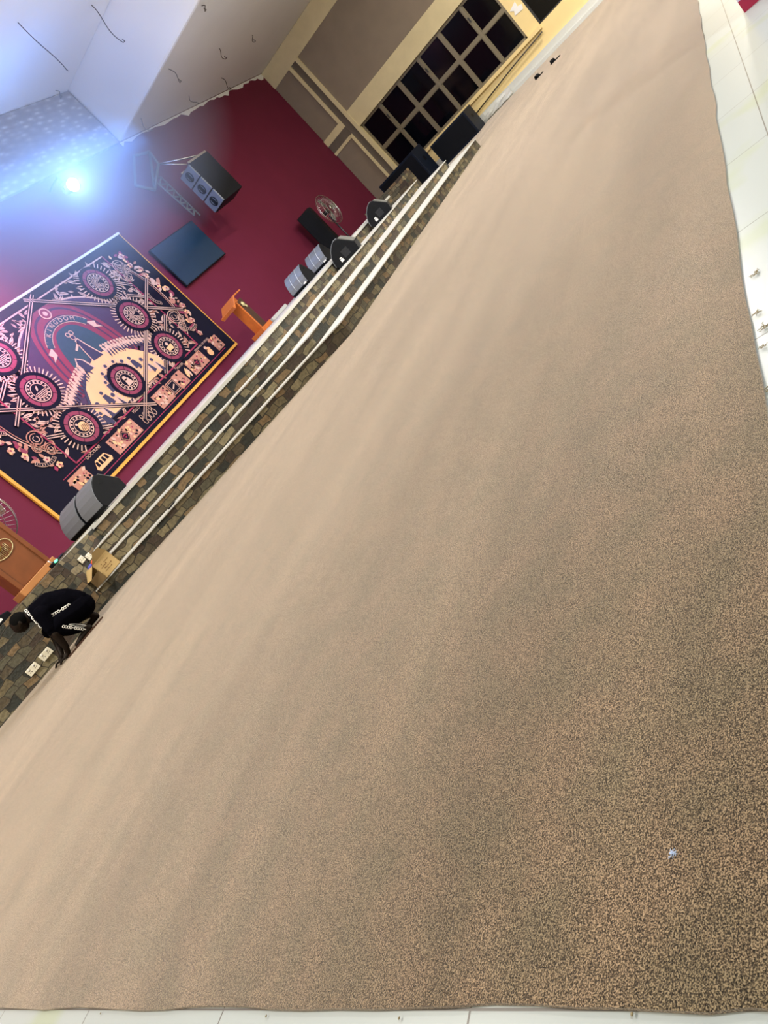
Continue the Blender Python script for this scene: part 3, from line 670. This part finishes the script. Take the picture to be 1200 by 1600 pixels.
for (u0, h0, h1) in ((-.085, -.06, .03), (-.045, -.09, .05), (0, -.07, .14), (.045, -.09, .04), (.085, -.05, .06)):
    em.tube([(cx+u0-.010, -.010, cz+h0), (cx+u0-.010, -.010, cz+h1), (cx+u0+.010, -.010, cz+h1), (cx+u0+.010, -.010, cz+h0)], .0035, 5, True)
eo = obj('emblem', em, 'pale_gold', PU, label='gold line emblem')
b = MB(); b.ball((cx-.02, -.03, cz+.07), .058, 1, .6, 1, 20); obj('boss', b, 'gold', eo, label='round gold boss')
t = thing('microphone_box', 'small black box with a green light at the edge of the stage above the person', 'device', (5.03, 8.75, .735), .4)
b = MB(); b.box((-.07, -.04, 0), (.05, .04, .05)); obj('case', b, 'black_plastic', t, .01)
b = MB(); b.ball((.0, -.045, .03), .022, 2, .7, .8, 12); obj('light', b, 'green_led', t)
b = MB(); b.tube([(-.06, -.03, .05), (-.08, -.03, .10)], .008, 6); obj('clip', b, 'label_white', t)
t = thing('floor_speaker', 'black speaker with white lettering patch low at the left edge on the stage', 'loudspeaker', (4.10, 9.05, .735), math.radians(-20))
b = MB(); b.prism([(-.2, 0), (.2, 0), (.2, .06), (.0, .13), (-.2, .14)], -.12, .12, 'y'); obj('cabinet', b, 'black_plastic', t, .01)
b = MB(); b.box((.02, -.125, .03), (.09, -.12, .06)); obj('badge', b, 'label_white', t)

# ------------------------------------------------------------------ television, line array, stage lamp
T = thing('television', 'blue-lit flat television screen hanging on the maroon wall beside the banner', 'television', (15.2, 11.5, 3.21))
b = MB(); b.box((-1.0, -.10, -.555), (1.0, -.04, .555)); obj('housing', b, 'black_plastic', T, .01)
b = MB(); b.box((-.98, -.103, -.53), (.98, -.099, .53)); obj('screen', b, 'screen', T)
b = MB(); b.box((-.3, -.04, -.2), (.3, -.002, .2)); obj('wall_bracket', b, 'black_panel', T)

LA = thing('line_array', 'black hanging line array of three horn speakers on the maroon wall', 'loudspeaker', (16.75, 10.55, 3.42), math.radians(-6))
b = MB(); b.box((-.42, -.24, 0), (.42, .24, 1.12)); obj('cabinet', b, 'black_plastic', LA, .01)
for k in range(3):
    z0 = .02 + k*.37
    b = MB(); b.box((-.47, -.235, z0), (-.42, .235, z0+.34)); mdl = obj('speaker_module', b, 'grey_grille', LA, .008)
    b = MB(); b.tube([(-.475 , .09*math.cos(2*PI*j/20), z0+.17+.11*math.sin(2*PI*j/20)) for j in range(20)], .014, 6, True); b.box((-.48, -.04, z0+.06), (-.468, .04, z0+.28)); obj('horn', b, 'black_panel', mdl)
b = MB(); b.box((-.40, -.22, 1.12), (.40, -.16, 1.17)); b.box((-.40, .16, 1.12), (.40, .22, 1.17)); obj('top_frame', b, 'chrome', LA)
TR = thing('wall_truss', 'grey metal bracket truss holding the hanging line array off the maroon wall', 'truss', (0, 0, 0))
def bars(name, segs, r_, mt_='olive_grey'):
    b = MB()
    for a, c in segs: b.tube([a, c], r_, 8)
    return obj(name, b, mt_, TR)
tp = (16.75, 10.55, 4.59)
hub = Vector((16.35, 11.0, 5.10))
bars('arm', [(hub, (16.9, 10.4, 4.60)), (hub + Vector((.12, .1, .05)), (16.9, 10.7, 4.60)), (hub, (16.5, 11.48, 5.1))], .022, 'chrome')
f0, f1, f2, f3 = (16.75, 11.2, 5.52), (16.15, 11.2, 5.60), (15.35, 11.2, 5.02), (15.75, 11.2, 4.72)
bars('frame', [(f0, f1), (f1, f2), (f2, f3), (f3, hub), (f0, hub), (f3, f0)], .035)
l0, l1 = [], []
for k in range(7):
    z = 4.95 - k*.20; l0.append((15.95 + .02*k, 11.15, z)); l1.append((16.25, 11.15, z-.08))
segs = [(l0[0], l0[-1]), (l1[0], l1[-1])]
for k in range(6): segs += [(l0[k], l1[k]), (l1[k], l0[k+1])]
bars('lattice', segs, .02)

SL = thing('stage_lamp', 'glaring blue-white stage lamp hung high on the wall above the banner', 'lamp', (13.45, 11.5, 5.55))
b = MB(); b.tube([(0, -.02, .32), (0, -.45, .32), (0, -.45, .18)], .02, 8); obj('arm', b, 'cyl_black', SL)
b = MB(); b.tube([(.14, -.45, .02), (.14, -.45, .18), (0, -.45, .19), (-.14, -.45, .18), (-.14, -.45, .02)], .012, 8); obj('yoke', b, 'cyl_black', SL)
b = MB(); b.tube([(.02, -.32, .06), (-.05, -.62, -.03), (-.085, -.66, -.045)], [.09, .12, .14], 24); obj('can', b, 'cyl_black', SL)
b = MB(); b.tube([(-.09, -.665, -.048), (-.096, -.675, -.052)], [.125, .12], 24); obj('lens', b, 'lamp_lens', SL)

# ------------------------------------------------------------------ banner
BX0, BX1, BZ0, BZ1, BY = 7.34, 13.92, 1.03, 4.40, 11.44
BN = thing('banner', 'large printed kingdom banner on the maroon wall with gold and white edge strips', 'banner', ((BX0+BX1)/2, BY, BZ0))
OFF = Vector(BN.location)
def bobj(name, mb, mts, parent, **k):
    mb.b.transform(Matrix.Translation(-OFF)); return obj(name, mb, mts, parent, **k)
b = MB(); b.box((BX0, BY, BZ0), (BX1, BY+.03, BZ1)); bobj('sheet', b, 'bn_navy', BN)
b = MB(); b.box((BX0-.03, BY-.01, BZ0-.06), (BX1+.03, BY+.04, BZ0)); bobj('bottom_strip', b, 'gold_trim', BN, label='gold strip')
b = MB(); b.box((BX0-.06, BY-.01, BZ0-.03), (BX0, BY+.04, BZ1)); bobj('left_strip', b, 'gold_trim', BN, label='gold strip')
b = MB(); b.box((BX1, BY-.01, BZ0), (BX1+.02, BY+.04, BZ1)); bobj('right_strip', b, 'gold_trim', BN, label='gold strip')
b = MB(); b.box((BX0-.03, BY-.02, BZ1), (BX1+.03, BY+.04, BZ1+.05)); bobj('top_pole', b, 'white_trim', BN, label='pale pole')
AM = ['bn_navy', 'bn_cream', 'bn_pink', 'bn_orange', 'bn_violet', 'bn_teal', 'bn_tan', 'bn_line', 'bn_fig']
NAVY, CREAM, PINK, ORANGE, VIOLET, TEAL, TAN, LINE, FIG = range(9)
art = MB()
def P2(pts, layer, c, th=.0012):
    art.mi = c; y = BY - .0015*layer
    try: art.prism(pts, y - th, y, 'y')
    except ValueError: pass
def ln(a, c, w_, layer, col):
    v = Vector(c) - Vector(a); 
    if v.length < 1e-4: return
    n_ = Vector((-v.y, v.x)).normalized()*w_/2; P2([(a[0]+n_.x, a[1]+n_.y), (a[0]-n_.x, a[1]-n_.y), (c[0]-n_.x, c[1]-n_.y), (c[0]+n_.x, c[1]+n_.y)], layer, col)
def dln(a, c, layer=6, col=CREAM, gap=.035, w_=.018):
    ln(a, c, gap*2.6, layer-1, NAVY); v = Vector(c)-Vector(a); n_ = Vector((-v.y, v.x)).normalized()*gap/2*1.3
    for s_ in (-1, 1): ln((a[0]+n_.x*s_, a[1]+n_.y*s_), (c[0]+n_.x*s_, c[1]+n_.y*s_), w_, layer, col)
def disc(c, r_, layer, col, n=28, sx=1): P2([(c[0]+r_*sx*math.cos(2*PI*k/n), c[1]+r_*math.sin(2*PI*k/n)) for k in range(n)], layer, col)
def leaf(c, L_, a, layer, col, w_=.32):
    ca, sa = math.cos(a), math.sin(a); pts = []
    for (u, v) in ((0, 0), (.25, w_*.42), (.5, w_*.5), (.75, w_*.34), (1, 0), (.75, -w_*.34), (.5, -w_*.5), (.25, -w_*.42)):
        u -= .5; pts.append((c[0]+L_*(u*ca - v*sa), c[1]+L_*(u*sa + v*ca)))
    P2(pts, layer, col)
def arc(c, r_, a0, a1, w_, layer, col, n=14, k=1.0, grow=0):
    for i in range(n):
        t0, t1 = a0+(a1-a0)*i/n, a0+(a1-a0)*(i+1)/n; ra, rb = r_+grow*i/n, r_+grow*(i+1)/n
        ln((c[0]+ra*math.cos(t0), c[1]+ra*k*math.sin(t0)), (c[0]+rb*math.cos(t1), c[1]+rb*k*math.sin(t1)), w_, layer, col)
def inside(pt, poly):
    r_ = False; j = len(poly)-1
    for i in range(len(poly)):
        if (poly[i][1] > pt[1]) != (poly[j][1] > pt[1]) and pt[0] < (poly[j][0]-poly[i][0])*(pt[1]-poly[i][1])/(poly[j][1]-poly[i][1]+1e-9)+poly[i][0]: r_ = not r_
        j = i
    return r_
MED = [(12.27, 3.83), (12.27, 2.90), (12.27, 1.98), (10.71, 2.05), (9.10, 2.93), (9.10, 3.80), (9.10, 1.99)]
def leaffill(poly, n_, Lr, layer, cols, avoid=.40):
    xs = [q[0] for q in poly]; zs = [q[1] for q in poly]; k = 0; tries = 0; used = []
    while k < n_ and tries < n_*12:
        tries += 1; c = (random.uniform(min(xs), max(xs)), random.uniform(min(zs), max(zs)))
        if not inside(c, poly) or any((c[0]-m_[0])**2+(c[1]-m_[1])**2 < avoid**2 for m_ in MED): continue
        if any((c[0]-u[0])**2+(c[1]-u[1])**2 < (Lr[0]*.42)**2 for u in used): continue
        used.append(c); a = random.uniform(0, PI); L_ = random.uniform(*Lr)
        leaf(c, L_, a, layer, random.choice(cols)); ca, sa = math.cos(a), math.sin(a)
        ln((c[0]-L_*.45*ca, c[1]-L_*.45*sa), (c[0]+L_*.4*ca, c[1]+L_*.4*sa), .007, layer+1, NAVY); k += 1
# inner frame and filled ornament fields
IX0, IX1, IZ0, IZ1 = 8.40, 12.98, 1.60, 4.22
P2([(IX0, IZ0), (IX1, IZ0), (IX1, IZ1), (IX0, IZ1)], 1, NAVY)
for (a, c) in (((IX0, IZ0), (IX1, IZ0)), ((IX1, IZ0), (IX1, IZ1)), ((IX0, IZ0), (IX0, IZ1)), ((IX0, IZ1), (IX1, IZ1))): ln(a, c, .03, 8, LINE if a[1] == IZ0 and c[1] == IZ0 or c[0] == a[0] else CREAM)
top, rt, bt, lf = (10.66, 4.26), (12.72, 2.87), (10.55, 1.48), (8.50, 2.90)
leaffill([(IX0, IZ0), (10.5, IZ0), (8.5, 2.9), (IX0, 2.9)], 46, (.12, .24), 2, [CREAM, TAN, CREAM])
leaffill([(IX0, 2.9), (8.5, 2.9), (10.5, IZ1), (IX0, IZ1)], 60, (.12, .24), 2, [CREAM])
leaffill([(10.6, IZ0), (IX1, IZ0), (IX1, 2.9), (12.6, 2.9)], 60, (.12, .24), 2, [CREAM, CREAM, TAN])
leaffill([(10.7, IZ1), (12.7, 2.9), (IX1, 2.9), (IX1, IZ1)], 60, (.12, .24), 2, [CREAM])
leaffill([(9.9, 1.65), (11.5, 1.65), (10.7, 2.5)], 20, (.12, .22), 4, [CREAM, TAN])
leaffill([(11.0, 1.7), (12.3, 2.7), (11.9, 2.6), (11.0, 2.2)], 16, (.12, .22), 4, [CREAM, TAN])
# central scene: dark oval field, pointed arch, hill with the crowd
def archpts(cx_, z0, hw, hh, n=16, pw=1.35):
    L_ = [(cx_-hw, z0)]; 
    for i in range(n+1):
        t = i/n; L_.append((cx_-hw*math.cos(t*PI/2)**(1/pw), z0+hh*math.sin(t*PI/2)))
    for i in range(n, -1, -1):
        t = i/n; L_.append((cx_+hw*math.cos(t*PI/2)**(1/pw), z0+hh*math.sin(t*PI/2)))
    L_.append((cx_+hw, z0)); 
    out = []
    for q in L_:
        if not out or (abs(q[0]-out[-1][0])+abs(q[1]-out[-1][1])) > 1e-4: out.append(q)
    return out
OC = (10.68, 2.85)
P2([(OC[0]+1.62*math.cos(2*PI*k/40), OC[1]+1.22*math.sin(2*PI*k/40)) for k in range(40)], 3, CREAM)
P2([(OC[0]+1.58*math.cos(2*PI*k/40), OC[1]+1.18*math.sin(2*PI*k/40)) for k in range(40)], 4, VIOLET)
P2(archpts(10.64, 2.35, .98, 1.72), 5, PINK); P2(archpts(10.64, 2.35, .90, 1.62), 6, VIOLET); P2(archpts(10.64, 2.35, .86, 1.57), 7, PINK)
P2(archpts(10.64, 2.35, .76, 1.44), 8, VIOLET); P2(archpts(10.64, 2.35, .72, 1.38), 9, PINK); P2(archpts(10.64, 2.35, .60, 1.20), 10, TEAL)
disc((10.64, 3.93), .125, 11, CREAM); disc((10.64, 3.93), .10, 12, PINK); disc((10.64, 3.93), .05, 13, CREAM)
# ribbon with the word, curved
arc((10.64, 3.03), .66, math.radians(148), math.radians(32), .155, 12, CREAM, 22); arc((10.64, 3.03), .66, math.radians(150), math.radians(30), .130, 13, TEAL, 22)
for sx_ in (-1, 1): P2([(10.64+sx_*.56, 3.38), (10.64+sx_*.74, 3.30), (10.64+sx_*.70, 3.22), (10.64+sx_*.78, 3.12), (10.64+sx_*.60, 3.20)], 12, CREAM)
# infinity sign
arc((10.60, 3.38), .045, 0, 2*PI, .016, 14, CREAM, 12); arc((10.70, 3.38), .045, 0, 2*PI, .016, 14, CREAM, 12)
# hill
hill = [(9.55, 1.75), (9.62, 2.1), (9.85, 2.42), (10.2, 2.66), (10.62, 2.78), (11.0, 2.74), (11.4, 2.5), (11.7, 2.2), (11.85, 1.95), (11.8, 1.72)]
P2([(9.3, 1.72)] + [(x_-.04, z_+.05) for x_, z_ in hill[1:-1]] + [(12.05, 1.72)], 11, FIG); P2(hill, 12, ORANGE)
for k in range(46):            # pale crowd along the horizon of the hill
    t = k/45; x_ = 8.98 + 3.3*t; z_ = 2.20 + .62*math.sin(PI*t)**.8 - .1
    if .38 < t < .60: continue
    disc((x_, z_+.16), .030, 13, CREAM, 8); leaf((x_, z_+.05), .22, PI/2+random.uniform(-.3, .3), 13, CREAM, .35); leaf((x_+.02, z_-.05), .2, PI/2+random.uniform(-.3, .3), 14, FIG, .2)
# central robed figure with an outstretched arm
P2([(10.52, 2.72), (10.56, 3.0), (10.60, 3.22), (10.70, 3.24), (10.76, 3.0), (10.86, 2.70)], 14, CREAM); P2([(10.54, 2.72), (10.58, 3.0), (10.62, 3.20), (10.68, 3.22), (10.73, 3.0), (10.83, 2.70)], 15, FIG)
disc((10.64, 3.29), .055, 14, CREAM, 12); disc((10.64, 3.29), .042, 15, FIG, 12); ln((10.62, 3.16), (10.44, 3.06), .045, 14, CREAM)
P2([(10.18, 2.62), (10.16, 2.86), (10.26, 2.98), (10.38, 2.86), (10.44, 2.62)], 14, CREAM); P2([(10.20, 2.62), (10.19, 2.85), (10.26, 2.95), (10.35, 2.85), (10.40, 2.62)], 15, FIG)
for (x_, z_, s_) in ((9.75, 1.98, 1.2), (10.02, 2.10, 1.0), (10.18, 1.92, 1.2), (10.42, 2.36, .9), (10.62, 2.42, 1.0), (10.85, 2.40, .9), (11.02, 2.28, 1.1), (11.22, 2.24, 1.0), (11.42, 2.05, 1.2), (10.30, 2.20, .9), (9.62, 1.84, 1.0), (11.62, 1.92, 1.1)):
    disc((x_, z_+.09*s_), .045*s_, 15, CREAM, 12); disc((x_, z_+.09*s_), .038*s_, 16, FIG, 12)
    P2([(x_-.07*s_, z_-.16*s_), (x_-.05*s_, z_+.03*s_), (x_+.05*s_, z_+.03*s_), (x_+.10*s_, z_-.16*s_)], 15, CREAM if s_ > 1.05 else FIG)
    P2([(x_+.0*s_, z_-.22*s_), (x_+.02*s_, z_+.02*s_), (x_+.09*s_, z_-.20*s_)], 16, FIG)
# trellis of double lines
def ext(a, c, e0, e1):
    v = (Vector(c)-Vector(a)); L_ = v.length; v.normalize(); return (a[0]-v.x*e0, a[1]-v.y*e0), (c[0]+v.x*e1, c[1]+v.y*e1)
for a, c, e0, e1 in ((lf, top, .35, .15), (top, rt, .15, .95), (rt, bt, .85, .35), (bt, lf, .25, .95)):
    p_, q_ = ext(a, c, e0, e1); dln(p_, q_, 17)
for a, c in (((8.42, 2.25), (9.6, 1.62)), ((8.42, 3.5), (9.4, 4.2)), ((11.9, 4.2), (12.96, 3.4)), ((11.6, 1.62), (12.96, 2.5)), ((12.6, 3.3), (12.96, 3.05)), ((8.42, 3.2), (8.8, 3.4))): dln(a, c, 15)
# rays round the medallions
for m_ in MED:
    for k in range(40):
        a = 2*PI*k/40
        q = (m_[0]+.52*math.cos(a), m_[1]+.52*math.sin(a))
        if q[1] < IZ0 or q[1] > IZ1 or q[0] < IX0 or q[0] > IX1: continue
        ln((m_[0]+.40*math.cos(a), m_[1]+.40*math.sin(a)), q, .022, 14, CREAM)
for i, m_ in enumerate(MED):
    disc(m_, .40, 18, NAVY); 
    disc(m_, .325, 19, PINK); disc(m_, .25, 20, NAVY); disc(m_, .228, 21, CREAM); disc(m_, .212, 22, NAVY)
    for k in range(16): disc((m_[0]+.185*math.cos(2*PI*k/16), m_[1]+.185*math.sin(2*PI*k/16)), .020, 23, CREAM, 6)
    disc(m_, .155, 24, CREAM); disc(m_, .142, 25, NAVY)
    for k in range(8): ln((m_[0]+.25*math.cos(k*PI/4), m_[1]+.25*math.sin(k*PI/4)), (m_[0]+.34*math.cos(k*PI/4), m_[1]+.34*math.sin(k*PI/4)), .010, 20, NAVY)
    if i == 3: disc((m_[0]-.01, m_[1]+.05), .05, 26, CREAM); P2([(m_[0]-.08, m_[1]-.12), (m_[0]-.05, m_[1]+.03), (m_[0]+.06, m_[1]+.03), (m_[0]+.09, m_[1]-.11)], 26, CREAM)
    elif i == 6: disc((m_[0]+.02, m_[1]-.02), .10, 26, ORANGE); [ln((m_[0]-.06+.04*k, m_[1]-.10), (m_[0]+.04*k, m_[1]+.02), .014, 27, NAVY) for k in range(4)]; disc((m_[0]-.06, m_[1]+.08), .025, 26, CREAM)
    elif i in (4, 5): leaf((m_[0], m_[1]+.05), .12, .9, 26, CREAM); [ln((m_[0]-.12, m_[1]-.03-.03*k), (m_[0]+.12, m_[1]-.03-.03*k), .014, 26, CREAM) for k in range(4)]
    elif i == 2: P2([(m_[0]-.09, m_[1]-.10), (m_[0]-.11, m_[1]+.0), (m_[0]+.10, m_[1]+.02), (m_[0]+.08, m_[1]-.10)], 26, ORANGE); disc((m_[0], m_[1]+.06), .04, 26, CREAM)
    else: [arc(m_, .03+.03*k, .4, 5.6, .014, 26, CREAM, 10) for k in range(4)]
# outer wreath ornaments left and right of the inner frame
def wreath(sx_, X_):
    f_ = lambda u, v: (X_ + sx_*u, v)
    for (u, z_) in ((.05, 3.75), (.12, 2.25)):   # spiral scrolls inside a crescent
        for k, (c, r_) in enumerate(((f_(.14, z_+.1), .16), (f_(.10, z_-.18), .11), (f_(.27, z_-.02), .09))):
            arc(c, r_, 0, 5.2, .018, 9, CREAM if sx_ > 0 else TAN, 16); arc(c, r_*.68, .8, 6.2, .016, 9, CREAM if sx_ > 0 else TAN, 12); arc(c, r_*.36, 1.5, 7, .014, 9, CREAM, 8)
    arc(f_(-.35, 2.95), .80, math.radians(-62) if sx_ > 0 else math.radians(242), math.radians(62) if sx_ > 0 else math.radians(118), .02, 9, CREAM, 24, 1.5)
    arc(f_(-.30, 2.95), .70, math.radians(-62) if sx_ > 0 else math.radians(242), math.radians(62) if sx_ > 0 else math.radians(118), .014, 9, TAN, 24, 1.6)
    for k in range(64):
        t = k/63; z_ = 1.78 + 2.35*t + random.uniform(-.05, .05); u = .32 + .32*math.sin(PI*t)**.6 + random.uniform(-.13, .12)
        c = f_(u-.05, z_); L_ = random.uniform(.09, .19); leaf(c, L_, random.uniform(0, PI), 10+(k % 3), random.choice([CREAM, CREAM, TAN, ORANGE, PINK, LINE, TAN]), random.uniform(.4, .7))
        if k % 6 == 0:
            for j in range(5): disc((c[0]+.042*math.cos(j*2*PI/5), c[1]+.042*math.sin(j*2*PI/5)), .028, 14, random.choice([CREAM, ORANGE, TAN]), 8)
            disc(c, .02, 15, LINE, 8)
    for (z_, a0, a1) in ((2.15, 200, 300), (2.95, 150, 240), (3.6, 100, 180)):   # ribbons
        arc(f_(.32, z_), .25, math.radians(a0), math.radians(a1), .075, 15, CREAM, 10); arc(f_(.32, z_), .25, math.radians(a0+2), math.radians(a1-2), .055, 16, NAVY, 10)
        for k in range(9): 
            a = math.radians(a0+8+(a1-a0-16)*k/8); c = f_(.32, z_); ln((c[0]+.235*math.cos(a), c[1]+.235*math.sin(a)), (c[0]+.265*math.cos(a), c[1]+.265*math.sin(a)), .012, 17, CREAM)
wreath(1, 12.98); wreath(-1, 8.40)
# bottom band
ln((7.95, 1.55), (8.6, 1.55), .014, 5, LINE)
ln((8.0, 1.12), (13.55, 1.12), .016, 5, LINE)
def flower_panel(x0, x1, mid=None):
    P2([(x0, 1.16), (x1, 1.16), (x1, 1.50), (x0, 1.50)], 5, TAN)
    for k in range(int(50*(x1-x0))):
        c = (random.uniform(x0+.04, x1-.04), random.uniform(1.2, 1.46)); disc(c, random.uniform(.012, .03), 6, random.choice([NAVY, NAVY, CREAM, LINE, ORANGE]), 8)
    for k in range(int(12*(x1-x0))+2): leaf((random.uniform(x0, x1), random.uniform(1.18, 1.48)), .12, random.uniform(0, PI), 7, random.choice([CREAM, ORANGE, TAN]), .5)
    if mid: 
        for r_, c_, l_ in ((.13, NAVY, 8), (.11, TAN, 9), (.095, NAVY, 10)): P2([(mid-r_, 1.33), (mid, 1.33-r_), (mid+r_, 1.33), (mid, 1.33+r_)], l_, c_)
        disc((mid-.02, 1.34), .028, 11, LINE, 10); disc((mid+.02, 1.34), .028, 11, LINE, 10); P2([(mid-.045, 1.34), (mid, 1.28), (mid+.045, 1.34)], 11, LINE)
flower_panel(7.98, 8.42); flower_panel(9.18, 10.02, 9.60); flower_panel(10.80, 11.30); flower_panel(11.62, 11.95); flower_panel(12.20, 12.85, 12.5); flower_panel(13.32, 13.62)
for r_, c_, l_ in ((.15, TAN, 12), (.13, NAVY, 13), (.11, CREAM, 14), (.10, NAVY, 15)): P2([(11.46-r_, 1.33-r_), (11.46+r_, 1.33-r_), (11.46+r_, 1.33+r_), (11.46-r_, 1.33+r_)], l_, c_)
ln((11.40, 1.30), (11.52, 1.36), .03, 16, CREAM)
# icons: book, four people, praying hands, cup and bread
P2([(8.62, 1.20), (9.00, 1.20), (9.04, 1.26), (8.96, 1.40), (8.68, 1.40), (8.58, 1.26)], 6, ORANGE)
for k in range(4): P2([(8.64+.09*k, 1.27), (8.71+.09*k, 1.27), (8.71+.085*k, 1.37), (8.655+.085*k, 1.37)], 7, NAVY)
for k in range(4): arc((10.24+.11*k, 1.37), .035, 0, 2*PI, .013, 6, CREAM, 10); arc((10.24+.11*k, 1.26), .045, 0, 2*PI, .013, 6, CREAM, 12, 1.5)
leaf((12.06, 1.33), .26, 1.1, 6, ORANGE, .35); leaf((12.12, 1.30), .22, 1.4, 7, CREAM, .3)
disc((13.06, 1.42), .045, 6, CREAM, 12); disc((13.08, 1.28), .085, 6, ORANGE, 16); disc((13.12, 1.36), .05, 7, ORANGE, 12)
bobj('printed_artwork', art, AM, BN)
def word(s_, size, x_, z_, col, rot=0, layer=15, name='lettering'):
    me = TEXTS[(s_, size)].copy(); o = bpy.data.objects.new(name, me); COL.objects.link(o); me.materials.clear(); me.materials.append(MATS[col])
    o.parent = BN; o.location = Vector((x_, BY-.0015*layer-.004, z_)) - OFF; o.rotation_euler = (PI/2, 0, 0)
    me.transform(Matrix.Rotation(rot, 4, 'Z')); return o
import itertools
for k, ch in enumerate('KINGDOM'):
    a = math.radians(124 - 68*k/6); word(ch, .13, 10.64+.66*math.cos(a), 3.03+.66*math.sin(a), 'bn_cream', a-PI/2, 14)
word('DOCTRINE', .085, 8.82, 1.53, 'bn_cream', 0, 8); word('FELLOWSHIP', .085, 10.42, 1.53, 'bn_cream', 0, 8)
word('PRAYER', .075, 12.06, 1.53, 'bn_cream', 0, 8); word('BREAKING OF BREAD', .065, 13.05, 1.53, 'bn_cream', 0, 8)

# ------------------------------------------------------------------ wires dangling from the ceiling
def cwire(x_, y_, zt, L_, curl, label):
    b = MB(); pts = []
    for i in range(9):
        t = i/8; pts.append((x_ + .05*math.sin(t*4+curl), y_ + .04*math.sin(t*5+curl*2), zt - L_*t))
    pts.append((x_+.09+.05*math.sin(4+curl), y_+.02, zt-L_+.02)); pts.append((x_+.12+.05*math.sin(4+curl), y_+.05, zt-L_+.09))
    b.tube(pts, .009, 5); return tag(obj('hanging_wire', b, 'wire'), label, 'wire', 'bare wires dangling from the ceiling')
for a in ((13.47, 9.01, 7.64, 1.10, 0, 'long bare wire hanging from the white ceiling, leftmost'), (15.76, 9.02, 7.64, .88, 2, 'long bare wire hanging from the white ceiling, second from the left'),
          (15.8, 11.16, 7.60, .2, 1, 'short wire hanging just in front of the silver wall panel'),
          (16.94, 9.35, 6.14, .38, 1, 'bare wire on the white soffit nearest its drop edge'), (19.44, 9.37, 6.14, .28, 2, 'bare wire under the middle of the white soffit'),
          (19.4, 10.85, 6.14, .28, 3, 'bare wire near the ragged wall edge, above the line array'), (21.1, 10.69, 6.14, .38, 1.5, 'bare wire near the ragged wall edge, right of the others'),
          (16.95, 10.87, 6.14, .38, 2.5, 'bare wire beside the drop corner by the ragged edge'), (16.8, 7.67, 6.14, .14, 1, 'short curled wire at the soffit near the top of the photo'),
          (21.44, 9.37, 6.14, .16, 2, 'small loop of wire by the cream beam')): cwire(*a)

# ------------------------------------------------------------------ display stand at the right, scraps
D = thing('display_stand', 'white and crimson display panel standing on the white tiles at the top right', 'stand', (5.78, .10, 0))
b = MB(); b.box((0, -.85, .075), (.03, 0, 1.9)); obj('panel', b, 'lavender', D)
b = MB(); b.box((-.004, -.85, .0), (.034, 0, .075)); st_ = obj('bottom_band', b, 'crimson', D)
b = MB(); b.tube([(-.0055, -.085+.018*math.cos(2*PI*k/20), .04+.018*math.sin(2*PI*k/20)) for k in range(20)], .0018, 5, True); b.box((-.006, -.09, .032), (-.004, -.08, .048)); obj('band_emblem', b, 'label_white', st_, label='small white ring emblem')
b = MB(); b.prism([(.03, 0), (.30, 0), (.26, .05), (.18, .08), (.03, .10)], -.03, .0, 'y'); obj('shadow_foot', b, 'shadow_grey', D)  # grey foot shaped after the panel's cast shadow on the tiles
b = MB(); random.seed(3)
vs = []
for i in range(7):
    for j in range(4): vs.append(b.b.verts.new((24.80 - .05*random.random(), 7.0 - i*.17, .02 + j*.07 + .03*random.random())))
for i in range(6):
    for j in range(3): b.b.faces.new((vs[i*4+j], vs[(i+1)*4+j], vs[(i+1)*4+j+1], vs[i*4+j+1]))
r_ = bmesh.ops.extrude_face_region(b.b, geom=list(b.b.faces)); bmesh.ops.translate(b.b, verts=[v for v in r_['geom'] if isinstance(v, bmesh.types.BMVert)], vec=(-.02, 0, .005))
tag(obj('plastic_sheet', b, 'plastic_film'), 'crumpled clear plastic sheet along the skirting beside the subwoofer', 'plastic sheet')

# ------------------------------------------------------------------ haze round the stage lamp
b = MB(); b.prism([(4.45, 1.42), (4.72, 1.46), (4.66, 1.56), (4.75, 1.64), (4.50, 1.72), (4.52, 1.58), (4.40, 1.54)], 24.985, 24.998, 'x'); tag(obj('paper_scrap', b, 'label_white'), 'torn white patch on the yellow wall between the two windows', 'paper')
mt, nt, p = nm('stage_haze'); nt.nodes.remove(p)
out = [n_ for n_ in nt.nodes if n_.type == 'OUTPUT_MATERIAL'][0]
tc = N(nt, 'ShaderNodeTexCoord'); gr = N(nt, 'ShaderNodeTexGradient'); gr.gradient_type = 'SPHERICAL'; nt.links.new(tc.outputs['Object'], gr.inputs[0])
mu = N(nt, 'ShaderNodeMath', operation='MULTIPLY'); mu.inputs[1].default_value = .34; nt.links.new(gr.outputs['Fac'], mu.inputs[0])
vs_ = N(nt, 'ShaderNodeVolumeScatter'); vs_.inputs['Color'].default_value = (.85, .9, 1, 1); vs_.inputs['Anisotropy'].default_value = .2; nt.links.new(mu.outputs[0], vs_.inputs['Density'])
nt.links.new(vs_.outputs[0], out.inputs['Volume'])
b = MB(); b.prism([((x_-11.3)/6.0, (z_-5.2)/2.5) for x_, z_ in ((5.3, 2.7), (17.3, 2.7), (17.3, 6.1), (16.5, 6.1), (16.5, 7.6), (5.3, 7.6))], (6.9-9.9)/3.0, (11.38-9.9)/3.0, 'y'); hz = obj('haze', b, 'stage_haze'); hz.location = (11.3, 9.9, 5.2); hz.scale = (6.0, 3.0, 2.5)
tag(hz, 'blue stage haze drifting around the glaring lamp above the banner', 'haze', kind='stuff')
